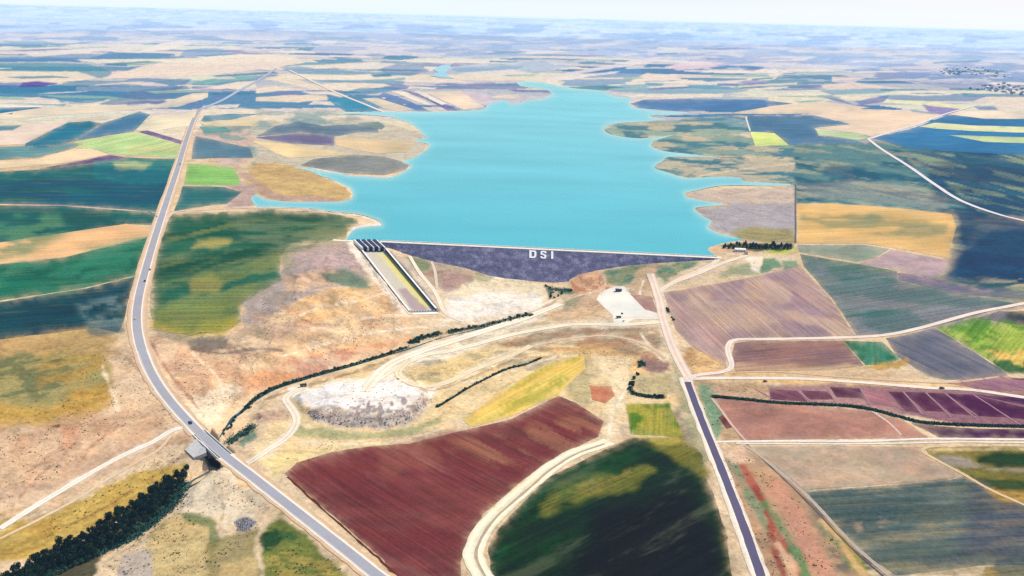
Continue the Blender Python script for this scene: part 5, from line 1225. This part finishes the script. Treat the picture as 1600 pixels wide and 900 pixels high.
# ------------------------------------------------------------------ vegetation
def leaf_mat(name, c0, c1):
    mt = bpy.data.materials.new(name); mt.use_nodes = True; N, L = mt.node_tree.nodes, mt.node_tree.links
    bs = N["Principled BSDF"]; bs.inputs["Roughness"].default_value = 0.8; bs.inputs["Specular IOR Level"].default_value = 0.15
    oi = N.new("ShaderNodeObjectInfo"); geo = N.new("ShaderNodeNewGeometry")
    no = N.new("ShaderNodeTexNoise"); no.inputs["Scale"].default_value = 0.6; no.inputs["Detail"].default_value = 3; L.new(geo.outputs["Position"], no.inputs["Vector"])
    ad = N.new("ShaderNodeMath"); ad.operation = 'MULTIPLY_ADD'; ad.inputs[1].default_value = 0.5; L.new(oi.outputs["Random"], ad.inputs[0]); L.new(no.outputs["Fac"], ad.inputs[2])
    rp = N.new("ShaderNodeValToRGB"); e = rp.color_ramp.elements; e[0].position = 0.4; e[1].position = 1.0
    e[0].color = c0 + (1,); e[1].color = c1 + (1,); L.new(ad.outputs[0], rp.inputs["Fac"]); L.new(rp.outputs[0], bs.inputs["Base Color"])
    return mt
bark = plain("bark", (0.10, 0.075, 0.05), 0.9, 0.2, 0.5)
leaf_dark = leaf_mat("dark_leaves", (0.002, 0.006, 0.005), (0.012, 0.040, 0.020))
leaf_mid = leaf_mat("mid_leaves", (0.015, 0.05, 0.035), (0.06, 0.15, 0.08))
leaf_blue = leaf_mat("conifer_needles", (0.006, 0.02, 0.03), (0.03, 0.09, 0.06))
def crown_mesh(name, mat, r, h, z0, n, size, conical=False, seed=0):
    R = random.Random(seed); V = []; Fc = []
    lobes = [(R.uniform(-.45, .45) * r, R.uniform(-.45, .45) * r, z0 + h * R.uniform(.25, .8), R.uniform(.45, .75) * r) for _ in range(6)]
    for k in range(n):
        if conical:
            t = R.random() ** 0.8; a = R.random() * 6.283; q = r * (1 - t) * R.uniform(.6, 1.05)
            c = Vector((q * math.cos(a), q * math.sin(a), z0 + h * t))
        else:
            lx, ly, lz, lr = R.choice(lobes)
            d = Vector((R.gauss(0, 1), R.gauss(0, 1), R.gauss(0, 1) * (h / r) * .5)); d.normalize(); d *= lr * R.uniform(.7, 1.08); d.z *= h / (2 * r) * 1.1
            c = Vector((lx, ly, lz)) + d; c.z = max(c.z, z0 * 0.7)
        u = Vector((R.gauss(0, 1), R.gauss(0, 1), R.gauss(0, .6))).normalized(); w = u.cross(Vector((R.gauss(0, 1), R.gauss(0, 1), R.gauss(0, 1)))).normalized()
        s = size * R.uniform(.6, 1.3); i = len(V)
        V += [c + u * s, c + w * s * .7, c - u * s * R.uniform(.5, 1), c - w * s * .7]; Fc.append((i, i + 1, i + 2, i + 3))
    me = bpy.data.meshes.new(name); me.from_pydata(V, [], Fc); me.materials.append(mat); return me
def trunk_mesh(h, r, seed):
    R = random.Random(seed); mb = MB(); k = 6
    def seg(a, b, ra, rb):
        i = len(mb.v); ax = (Vector(b) - Vector(a)).normalized(); u = ax.orthogonal().normalized(); w = ax.cross(u)
        for p, q in ((a, ra), (b, rb)):
            for j in range(k): an = j * 6.283 / k; mb.v.append(tuple(Vector(p) + (u * math.cos(an) + w * math.sin(an)) * q))
        mb.f += [(i + j, i + (j + 1) % k, i + k + (j + 1) % k, i + k + j) for j in range(k)]
    seg((0, 0, -.5), (R.uniform(-.1, .1), 0, h * .5), r, r * .7); seg((0, 0, h * .5), (0.1, 0, h), r * .7, r * .25)
    for j in range(4):
        a = j * 1.6 + R.random(); seg((0, 0, h * R.uniform(.35, .6)), (math.cos(a) * h * .28, math.sin(a) * h * .28, h * R.uniform(.7, .9)), r * .4, r * .12)
    me = bpy.data.meshes.new("trunk"); me.from_pydata(mb.v, [], mb.f); me.materials.append(bark); return me
def plant(protos, name, x, y, z, s, rz, label, cat, group):
    cr, tr = protos
    t = empty(name, (x, y, z), rz); t.scale = (s, s, s * random.uniform(.85, 1.25)); tag(t, label, cat, group)
    link("crown", cr, t)
    if tr is not None: link("trunk", tr, t)
    return t
TREES = [(crown_mesh("crown", leaf_dark, 2.6, 5.4, 1.6, 620, .42, seed=s), trunk_mesh(5.2, .22, s)) for s in range(5)]
TREES2 = [(crown_mesh("crown", leaf_mid, 2.6, 4.6, 1.2, 520, .42, seed=s + 20), trunk_mesh(4.6, .2, s)) for s in range(3)]
CONI = [(crown_mesh("crown", leaf_blue, 2.8, 6.0, .8, 560, .6, s > 0, s), trunk_mesh(6, .2, s)) for s in range(3)]
BUSH = [crown_mesh("bush", leaf_mid if s % 2 == 0 else leaf_dark, 1.5, 2.0, .1, 260, .34, seed=s + 50) for s in range(5)]
def line_pts(s, step): return catmull(pts(s), step)

# the grove along the stream: two banks traced, trees filled between
north = pts("0,914 20,898 60,874 100,853 150,825 200,794 240,768 268,750 288,742"); south = pts("60,915 110,893 160,868 210,840 245,812 268,790 280,775 290,752 296,740")
t_ = rng.random(7000) ** 0.85; u_ = rng.random(7000)
qa = np.stack([np.interp(t_, np.linspace(0, 1, len(north)), north[:, i]) for i in (0, 1)], -1); qb = np.stack([np.interp(t_, np.linspace(0, 1, len(south)), south[:, i]) for i in (0, 1)], -1)
qq = qa + (qb - qa) * (0.02 + 0.93 * u_)[:, None]; pp = ground(qq[:, 0], qq[:, 1]); got = []
for p, u in zip(pp, u_):
    if len(got) >= 295: break
    if all((p[0] - g_[0]) ** 2 + (p[1] - g_[1]) ** 2 > 2.35 ** 2 for g_ in got): got.append((p[0], p[1], p[2], u))
for i, (x, y, z, u) in enumerate(got):
    if u > 0.8 and random.random() < .6:
        plant(random.choice(TREES2), "willow_tree", x, y, z, random.uniform(.5, .75), random.random() * 6, "smaller green willow on the south edge of the dark streamside grove below the bridge", "tree", "green willows on the south edge of the grove")
    else:
        plant(random.choice(TREES), "streamside_tree", x, y, z, random.uniform(.5, 1.15), random.random() * 6, "tall dark green tree packed in the streamside grove below the bridge", "tree", "dark trees of the streamside grove")
# planted trees at the right end of the dam
for i in range(95):
    t = random.random(); a = 1130 + t * 106; b = 382.5 + 6.5 * random.random() + t * 1.5 - (1.5 if .25 < t < .4 else 0)
    if 1149 < a < 1163 and b > 385: continue
    p = ground(a, b); plant(random.choice(CONI), "conifer_tree", p[0], p[1], p[2], random.uniform(.4, 1.0), random.random() * 6, "small dark conifer clumped around the white building at the right end of the dam", "tree", "planted conifers at the right end of the dam")
for a, b in ((1166, 477), (1049, 487), (1052, 492), (1048, 497), (1046, 482)):
    pass
# bushes along watercourses
def hedge(s, n, spread, smin, smax, label, group, skip=0.0):
    g = line_pts(s, 3.0)
    q = g[rng.integers(0, len(g), n)] + rng.normal(0, 1, (n, 2)) * np.array([spread, spread * .5])
    for p in ground(q[:, 0], q[:, 1]):
        o = link("bush", random.choice(BUSH)); o.location = p; o.rotation_euler[2] = random.random() * 6
        sc = random.uniform(smin, smax); o.scale = (sc, sc, sc * random.uniform(.7, 1.2)); tag(o, label, "bush", group)
hedge("384,638 400,622 430,606 480,590 540,573 600,555 636,543", 100, 1.3, .6, 1.25, "dark bush on the bank of the narrow stream left of the gravel plain", "bushes along the narrow stream")
hedge("642,536 660,528 686,522", 20, 3, 1.0, 1.6, "green bush on the stream bank just below the spillway basin", "bushes below the spillway basin")
hedge("702,518 740,512 780,502 828,492", 34, 2.4, .9, 1.5, "green bush on the upper stream bank between the spillway and the dam toe", "bushes between spillway and dam toe")
hedge("684,636 710,620 740,602 790,578 820,570 845,560", 34, .8, .6, 1.1, "small bush along the ditch above the yellow field", "bushes along the ditch above the yellow field")
hedge("1002,568 997,582 984,606 990,615 1016,620 1036,621", 26, 1.8, .9, 1.5, "bush beside the short pond ditch left of the paved road", "bushes by the pond ditch")
hedge("358,692 372,682 388,672 394,666", 12, 3, .8, 1.3, "green bush in the stream bed on the upstream side of the bridge", "bushes upstream of the bridge")
hedge("855,448 861,458 864,466 880,458 892,454", 12, 1.5, .9, 1.5, "bush at the foot of the dam near the reddish outcrop", "bushes at the foot of the dam")
hedge("1042,482 1048,492 1052,500", 7, 1.5, .8, 1.3, "bush beside the pale road at the corner of the brown field", "bushes at the corner of the brown field")
# reeds and undergrowth: uncountable
def reeds(lines, name, mat, per, size, label):
    V = []; Fc = []
    for s, sp_x, w in lines:
        g = line_pts(s, 1.5); n = int(len(g) * per * w)
        c = g[np.random.default_rng(5).integers(0, len(g), n)] + rng.normal(0, 1, (n, 2)) * np.array([sp_x, sp_x * .45])
        P_ = ground(c[:, 0], c[:, 1])
        for p in P_:
            u = Vector((random.gauss(0, 1), random.gauss(0, 1), random.gauss(0, .5))).normalized(); w_ = u.cross(Vector((random.gauss(0, 1), random.gauss(0, 1), 1))).normalized()
            s_ = size * random.uniform(.5, 1.4); q = Vector(p) + Vector((0, 0, random.uniform(.4, 1.3))); i = len(V)
            V += [q + u * s_, q + w_ * s_ * .6, q - u * s_, q - w_ * s_ * .6]; Fc.append((i, i + 1, i + 2, i + 3))
    me = bpy.data.meshes.new(name); me.from_pydata(V, [], Fc); me.materials.append(mat)
    o = link(name, me); tag(o, label, "undergrowth", kind="stuff")
hedge("398,625 384,640 370,654 356,670 346,682", 26, 1.6, .5, 1.1, "dark bush between the narrow stream pool and the highway bridge", "bushes between the pool and the bridge")
reeds([("384,638 400,622 430,606 480,590 540,573 600,555 636,543", 1.4, 1), ("684,636 710,620 740,602 790,578 820,570 845,560", .9, .8),
       ("1115,620 1160,624 1220,630 1300,633 1350,638 1400,650 1440,660 1500,664 1600,667 1690,670", 1.6, 2.2), ("984,606 990,615 1016,620 1036,621", 2.2, 2.2), ("1000,566 1006,570", 2.6, 4)],
      "undergrowth", leaf_mat("ditch_leaves", (0.007, 0.028, 0.024), (0.03, 0.09, 0.055)), 14, .8, "dark low undergrowth filling the ditches and stream banks")
reeds([("642,536 660,528 686,522", 3.2, 3), ("702,520 740,513 780,503 828,492", 2.6, 2), ("358,692 372,682 388,672 394,666", 4, 3), ("60,900 140,868 200,842 250,806 276,780 290,756", 5, 4), ("860,452 892,454", 3, 3)],
      "reeds", leaf_mat("reed_leaves", (0.015, 0.06, 0.05), (0.06, 0.17, 0.10)), 9, .8, "fresh green reeds along the stream banks")
# stream water where it shows
ribbon("stream", wm, (46, 96, 112), "344,682 362,656 376,645 386,635 392,628", [0.8, 1.8, 3.6, 4, 1.5], lift=1.2)
ribbon("stream", wm, (90, 116, 120), "330,735 318,742 300,752 285,768 270,785 245,812 200,842 150,866 100,888 60,905", 3.2, lift=1.2)
ribbon("stream", wm, (34, 90, 100), "395,628 430,608 480,592 540,575 600,557 640,545 690,528 740,516 800,501 845,488", 2.6, lift=0.8)
ribbon("field_bank", 'wild', (28, 56, 74), "1115,620 1160,624 1220,630 1300,633 1350,638 1400,650 1440,660 1500,664 1600,667 1720,671", 4.6, lift=2.0)
ribbon("field_bank", 'wild', (60, 80, 70), "684,636 710,620 740,602 790,578 820,570 845,560", 2.2, lift=1.2)
# dry tufts and low scrub over the rough ground
def scrub(polys, n, mat, label, smin, smax, thr):
    Vs = []; k = 0
    for s in polys:
        gq = pts(s); A_q = 0.5 * abs(np.sum(gq[:, 0] * np.roll(gq[:, 1], -1) - np.roll(gq[:, 0], -1) * gq[:, 1])); m_n = int(n * A_q / 10000)
        c = np.column_stack([rng.uniform(gq[:, 0].min(), gq[:, 0].max(), m_n * 6), rng.uniform(gq[:, 1].min(), gq[:, 1].max(), m_n * 6)])
        ok = (sdist(gq, c[:, 0], c[:, 1]) > 0) & (fbm(c[:, 0] / 26, c[:, 1] / 12, 13, 3) > thr); c = c[ok][:m_n]
        for r_ in ROADS:
            if r_[:, 0].min() > gq[:, 0].max() + 9 or r_[:, 0].max() < gq[:, 0].min() - 9: continue
            d_, _ = ldist(r_[::3], c[:, 0], c[:, 1]); c = c[d_ > 8]
        Vs.append(ground(c[:, 0], c[:, 1]))
    P_ = np.vstack(Vs); n_ = len(P_); sz = rng.uniform(smin, smax, n_)[:, None]
    out = []
    for j in range(3):
        a = rng.uniform(0, 6.28, n_); u = np.column_stack([np.cos(a), np.sin(a), rng.uniform(-.2, .3, n_)]); w_ = np.column_stack([-np.sin(a) * .3, np.cos(a) * .3, np.ones(n_) * .9])
        off_ = rng.normal(0, .5, (n_, 3)) * sz * [1, 1, 0]
        b0 = P_ + off_; out.append(np.stack([b0 - u * sz * .7, b0 + u * sz * .7, b0 + u * sz * .4 + w_ * sz, b0 - u * sz * .5 + w_ * sz * .8], 1))
    V = np.concatenate(out).reshape(-1, 3); Fc = np.arange(len(V)).reshape(-1, 4)
    o = link("scrub", mesh_np("scrub", V, Fc, mat, smooth=False)); tag(o, label, "scrub", kind="stuff")
ROUGH = ["228,530 300,530 380,505 440,440 500,390 545,385 620,480 625,520 480,575 400,605 345,645 300,640 262,590", "110,560 200,545 262,640 285,665 150,700 0,800 0,700", "70,800 150,745 280,690 295,735 200,775 60,850",
         "285,765 350,745 420,790 400,830 330,900 120,900 250,810", "620,575 860,505 1030,510 1060,640 985,620 940,560 850,560 700,640 560,690 430,740 470,690 690,660", "615,405 660,402 850,442 690,450", "895,440 1000,415 1110,410 1030,450 1025,500 985,455 900,500 830,500",
         "1080,545 1135,575 1085,590 1060,555", "1125,415 1240,400 1245,415 1040,452", "1100,600 1200,610 1130,640 1120,690 1100,650", "1120,700 1200,725 1380,890 1200,900", "560,480 640,500 640,520 560,540", "405,830 480,840 540,895 420,900"]
scrub(ROUGH, 90, plain("scrub_green", (0.10, 0.13, 0.07), .9, .4, 30), "olive scrub dotted over the rough slopes around the stream", .3, .8, .5)
scrub(ROUGH, 130, plain("scrub_brown", (0.22, 0.15, 0.10), .9, .4, 30), "brown dry tufts scattered over the bare slopes", .2, .55, .42)
# loose rock
def rocks(polys, n, smin, smax, mat, label):
    V = []; Fc = []
    for s in polys:
        g = pts(s); c = np.column_stack([rng.uniform(g[:, 0].min(), g[:, 0].max(), n * 3), rng.uniform(g[:, 1].min(), g[:, 1].max(), n * 3)])
        c = c[sdist(g, c[:, 0], c[:, 1]) > 0][:n]; P_ = ground(c[:, 0], c[:, 1])
        for p in P_:
            sz = random.uniform(smin, smax); i = len(V)
            for d in ((1, 0, 0), (0, 1, 0), (-1, 0, 0), (0, -1, 0), (0, 0, .8), (0, 0, -.5)):
                V.append(Vector(p) + Vector(d) * sz * random.uniform(.6, 1.2) + Vector((0, 0, sz * .2)))
            Fc += [(i, i + 1, i + 4), (i + 1, i + 2, i + 4), (i + 2, i + 3, i + 4), (i + 3, i, i + 4), (i + 1, i, i + 5), (i + 2, i + 1, i + 5), (i + 3, i + 2, i + 5), (i, i + 3, i + 5)]
    me = bpy.data.meshes.new("rubble"); me.from_pydata(V, [], Fc); me.materials.append(mat); o = link("rubble", me); tag(o, label, "rubble", kind="stuff")
rocks(["482,642 520,638 600,650 640,640 660,618 670,628 640,660 600,670 520,666 490,656"], 240, .4, 1.3, plain("grey_rock", (0.56, 0.49, 0.43), .9, .3, 2), "grey and purple rubble tipped over the edge of the pale gravel bench")
rocks(["366,815 385,808 402,816 390,828 372,830"], 90, .4, 1.1, plain("blue_grey_rock", (0.3, 0.29, 0.33), .9, .3, 2), "small heap of blue grey stones below the highway bridge")
rocks(["892,442 905,428 950,428 960,450 900,462", "480,600 640,600 600,650 500,650", "236,540 300,560 400,600 340,650 290,610"], 110, .3, .9, plain("tan_rock", (0.5, 0.38, 0.28), .9, .3, 2), "loose tan stones scattered on the bare slopes")

# ------------------------------------------------------------------ vehicles and buildings
tyre = plain("tyre_rubber", (0.02, 0.02, 0.02), .9, .1, .3); glass = plain("dark_glass", (0.02, 0.025, 0.03), .1, .05, 1, .6)
def car(name, a, b, ang, paint, label, truck=False, s=1.0, off=0.0, lift=3.2, carve=True):
    p = ground(a, b, lift, carve)
    if lift > 3.4: p[2] = np.interp(ldist(HWZ[:, :2], p[0:1], p[1:2])[1][0] * (len(HWZ) - 1), np.arange(len(HWZ)), HWZ[:, 2]) + 0.08
    t = empty(name, (p[0], p[1], p[2] + 0.02 + off), math.radians(ang)); t.scale = (s, s, s)
    tag(t, label, "truck" if truck else "car")
    if truck:
        mb = MB(); mb.box(-3.2, 1.3, -1.15, 1.15, 1.0, 2.6); mb.build("cargo_bed", paint, t, bevel=.06)
        mb = MB(); mb.hexa([(1.5, -1.1, .6), (3.4, -1.1, .6), (3.4, 1.1, .6), (1.5, 1.1, .6)], [(1.5, -1.05, 2.7), (2.9, -1.05, 2.7), (2.9, 1.05, 2.7), (1.5, 1.05, 2.7)]); mb.build("cab", paint, t, bevel=.06)
        mb = MB(); mb.hexa([(3.12, -1.0, 1.7), (3.2, -1.0, 1.7), (3.2, 1.0, 1.7), (3.12, 1.0, 1.7)], [(2.93, -.95, 2.5), (3.0, -.95, 2.5), (3.0, .95, 2.5), (2.93, .95, 2.5)]); mb.build("windscreen", glass, t)
        mb = MB(); mb.box(-3.1, 3.2, -.5, .5, .6, .98); mb.build("chassis", tyre, t)
        W = ((-2.3, .5), (-1.2, .5), (2.4, .5))
    else:
        mb = MB(); mb.hexa([(-2.15, -.82, .3), (2.15, -.82, .3), (2.15, .82, .3), (-2.15, .82, .3)], [(-2.1, -.8, .92), (2.05, -.78, .8), (2.05, .78, .8), (-2.1, .8, .92)]); mb.build("body", paint, t, bevel=.08)
        mb = MB(); mb.hexa([(-1.7, -.74, .9), (1.0, -.74, .86), (1.0, .74, .86), (-1.7, .74, .9)], [(-1.2, -.6, 1.38), (.35, -.6, 1.38), (.35, .6, 1.38), (-1.2, .6, 1.38)]); mb.build("window", glass, t)
        mb = MB(); mb.box(-1.15, .3, -.58, .58, 1.382, 1.43); mb.build("roof", paint, t)
        W = ((-1.35, .32), (1.35, .32))
    for wx, r in W:
        for sy_ in (-1, 1):
            mb = MB(); mb.wheel(wx, sy_ * (.78 if not truck else 1.0), r, r, .22 if not truck else .3); mb.build("wheel", tyre, t)
    return t
navy = plain("navy_paint", (0.02, 0.02, 0.14), .35, .05, 1, .5); redp = plain("dark_red_paint", (0.16, 0.02, 0.03), .35, .05, 1, .5); blk = plain("black_paint", (0.015, 0.015, 0.02), .35, .05, 1, .5); whp = plain("white_car_paint", (.75, .75, .76), .35, .04, 1, .5); grn = plain("green_paint", (0.03, 0.08, 0.05), .4, .05, 1, .4)
car("parked_car", 297.5, 661.5, 135, navy, "dark blue car driving on the highway just above the bridge", s=1.15, lift=3.6, carve=False)
car("parked_car", 226.5, 440, 104, blk, "black car on the highway bend beside the green field", s=1.2, lift=3.6)
car("parked_car", 234.5, 422, 104, redp, "dark red car on the highway a little above the black one", s=1.1, lift=3.6)
car("parked_car", 211.5, 499, 92, whp, "pale car on the highway curve left of the bare slope", s=1.0, lift=3.6)
car("delivery_van", 281.5, 257, 75, navy, "small dark vehicle on the highway by the light green meadow", s=1.2, lift=3.6)
car("cargo_truck", 474, 604, 25, blk, "dark truck parked on the gravel by the stream", truck=True, lift=2.6)
car("cargo_truck", 966.5, 497, 10, blk, "dark truck standing on the rounded end of the gravel yard", truck=True, s=.9, lift=2.2)
car("parked_car", 972, 490.5, 100, grn, "small green car parked in the middle of the gravel yard", s=1.0, lift=2.2)
car("parked_car", 974.5, 502, 60, whp, "white car at the rounded edge of the gravel yard", s=1.0, lift=2.2)
car("parked_car", 1471.5, 607.5, 5, blk, "dark car on the dirt road between the purple parcels", s=1.2, lift=3.2)
car("parked_car", 1195.5, 596.5, 8, redp, "dark red car on the dirt road right of the junction", s=1.0, lift=3.2)

wallm = plain("white_render", (.78, .76, .72), .8, .05, 2); roofw = plain("light_sheet_roof", (.74, .72, .70), .5, .06, 2); roofr = plain("red_tiles", (.32, .10, .07), .8, .15, 1); pane = plain("window_glass", (.03, .04, .06), .15, .05, 1, .6); doorm = plain("brown_door", (.12, .07, .04), .6, .1, 1)
def house(name, loc, rz, w, d, h, roof, label, wall=wallm, parts=True, group=None, protos=None, rh=1.6):
    t = empty(name, loc, rz); tag(t, label, "building", group)
    if protos:
        for nm, me in protos: link(nm, me, t)
        return t, protos
    out = []
    mb = MB(); mb.box(-w / 2, w / 2, -d / 2, d / 2, -1.5, h); out.append(mb.build("wall", wall, t))
    mb = MB(); e = .4
    mb.hexa([(-w / 2 - e, -d / 2 - e, h + .003), (w / 2 + e, -d / 2 - e, h + .003), (w / 2 + e, d / 2 + e, h + .003), (-w / 2 - e, d / 2 + e, h + .003)], [(-w / 2 - e, -.05, h + rh), (w / 2 + e, -.05, h + rh), (w / 2 + e, .05, h + rh), (-w / 2 - e, .05, h + rh)]); out.append(mb.build("roof", roof, t))
    if parts:
        nW = max(2, int(w / 3.5))
        for sy_ in (-1, 1):
            for k in range(nW):
                x = -w / 2 + w * (k + .5) / nW
                if sy_ == -1 and k == nW // 2:
                    mb = MB(); mb.box(x - .55, x + .55, -d / 2 - .06, -d / 2 + .02, 0, 2.1); mb.build("door", doorm, t); continue
                mb = MB(); mb.box(x - .65, x + .65, sy_ * d / 2 - .05, sy_ * d / 2 + .05, 1.0, 2.2); mb.build("window", pane, t)
    return t, [(o.name.split('.')[0], o.data) for o in out]
p = ground(1156.0, 392.5); house("office_building", tuple(p), math.radians(-4), 15, 8, 3.6, roofw, "long white building among the dark conifers at the right end of the dam", rh=1.2)
p = ground(1165.5, 397.5); house("gatehouse", tuple(p), math.radians(5), 4, 4, 2.8, roofr, "tiny red roofed hut on the track just right of the white building")
p = ground(966.5, 455.0); house("site_shed", tuple(p), math.radians(-8), 8, 4, 2.8, plain("navy_sheet", (.02, .02, .07), .5, .1, 1), "dark navy shed at the upper end of the gravel yard", wall=plain("navy_wall", (.03, .03, .09), .6, .1, 1), rh=.6)
# outcrop blocks beside the yard
p = ground(944.0, 446.0)
# distant village: dark tree clumps and low houses on the far right slopes
VT = [crown_mesh("village_tree", leaf_mat("far_leaves_%s" % "abc"[s], (0.16, 0.23, 0.40), (0.30, 0.38, 0.55)), 11, 13, 1, 110, 4.2, seed=s + 80) for s in range(2)]  # pale blue leaves, distance haze painted into their colour
hp = None
for poly, n, nh in (("1452,113 1490,106 1555,104 1560,110 1580,122 1545,122 1505,118 1470,117", 85, 16), ("1506,140 1535,134 1570,131 1600,138 1640,146 1640,154 1600,150 1560,144 1530,142", 75, 14)):
    g = pts(poly); i = 0
    c = np.column_stack([rng.uniform(g[:, 0].min(), g[:, 0].max(), 2500), rng.uniform(g[:, 1].min(), g[:, 1].max(), 2500)]); c = c[sdist(g, c[:, 0], c[:, 1]) > 0]; P_ = ground(c[:, 0], c[:, 1])
    up = "upper" if g[0, 0] < 1500 else "lower"
    for p in P_[:n]:
        o = link("village_tree", random.choice(VT)); o.location = p; s = random.uniform(.35, .8); o.scale = (s * 1.3, s, s * .8); o.rotation_euler[2] = random.random() * 6
        tag(o, "dark blue tree clump in the %s hazy village at the far right" % up, "tree", "trees of the %s far village" % up)
    for p in P_[n:n + nh]:
        _, pr = house("village_house", tuple(p), random.random() * 3, 16, 11, 5, roofw, "small pale house in the %s hazy village at the far right" % up, parts=False, group="houses of the %s far village" % up, protos=hp); hp = pr
# ------------------------------------------------------------------ daylight and haze
SUN_EL, SUN_AZ = math.radians(50), math.radians(48)       # azimuth clockwise from the view direction (+Y)
sd_ = Vector((math.sin(SUN_AZ) * math.cos(SUN_EL), math.cos(SUN_AZ) * math.cos(SUN_EL), math.sin(SUN_EL)))
ld = bpy.data.lights.new("sun", 'SUN'); ld.energy = 4.8; ld.angle = math.radians(0.5); ld.color = (1.0, 0.96, 0.90)
lo = bpy.data.objects.new("sun", ld); COL.objects.link(lo); lo.rotation_euler = sd_.to_track_quat('Z', 'Y').to_euler()
w = bpy.data.worlds.new("World"); scene.world = w; w.use_nodes = True; N, L = w.node_tree.nodes, w.node_tree.links
bg = N["Background"]; sk = N.new("ShaderNodeTexSky"); sk.sky_type = 'NISHITA'; sk.sun_disc = False
sk.sun_elevation = SUN_EL; sk.sun_rotation = SUN_AZ; sk.air_density = 1.0; sk.dust_density = 2.0; sk.ozone_density = 1.0; sk.altitude = 300
L.new(sk.outputs[0], bg.inputs["Color"]); bg.inputs["Strength"].default_value = 0.13
# a low layer of summer haze, its scattered light put in as emission
mb = MB(); mb.box(-190000, 190000, -60000, 190000, -400, 2600)
hz = bpy.data.materials.new("haze"); hz.use_nodes = True; N, L = hz.node_tree.nodes, hz.node_tree.links
N.remove(N["Principled BSDF"]); out = N["Material Output"]
ab = N.new("ShaderNodeVolumeAbsorption"); em = N.new("ShaderNodeEmission"); ad = N.new("ShaderNodeAddShader")
mx = float(SIG.max()) * 1.25
ab.inputs["Density"].default_value = mx; ab.inputs["Color"].default_value = tuple(1 - SIG / mx) + (1,)
e = HZ * SIG; em.inputs["Color"].default_value = tuple(e / e.max()) + (1,); em.inputs["Strength"].default_value = float(e.max())
L.new(ab.outputs[0], ad.inputs[0]); L.new(em.outputs[0], ad.inputs[1]); L.new(ad.outputs[0], out.inputs["Volume"])
ho = mb.build("haze", hz, kind="structure")
scene.view_settings.view_transform = 'Standard'; scene.view_settings.look = 'None'; scene.view_settings.exposure = 0; scene.view_settings.gamma = 1
scene.render.engine = 'CYCLES'; scene.cycles.max_bounces = 4; scene.cycles.diffuse_bounces = 2; scene.cycles.transparent_max_bounces = 8
scene.cycles.use_denoising = False
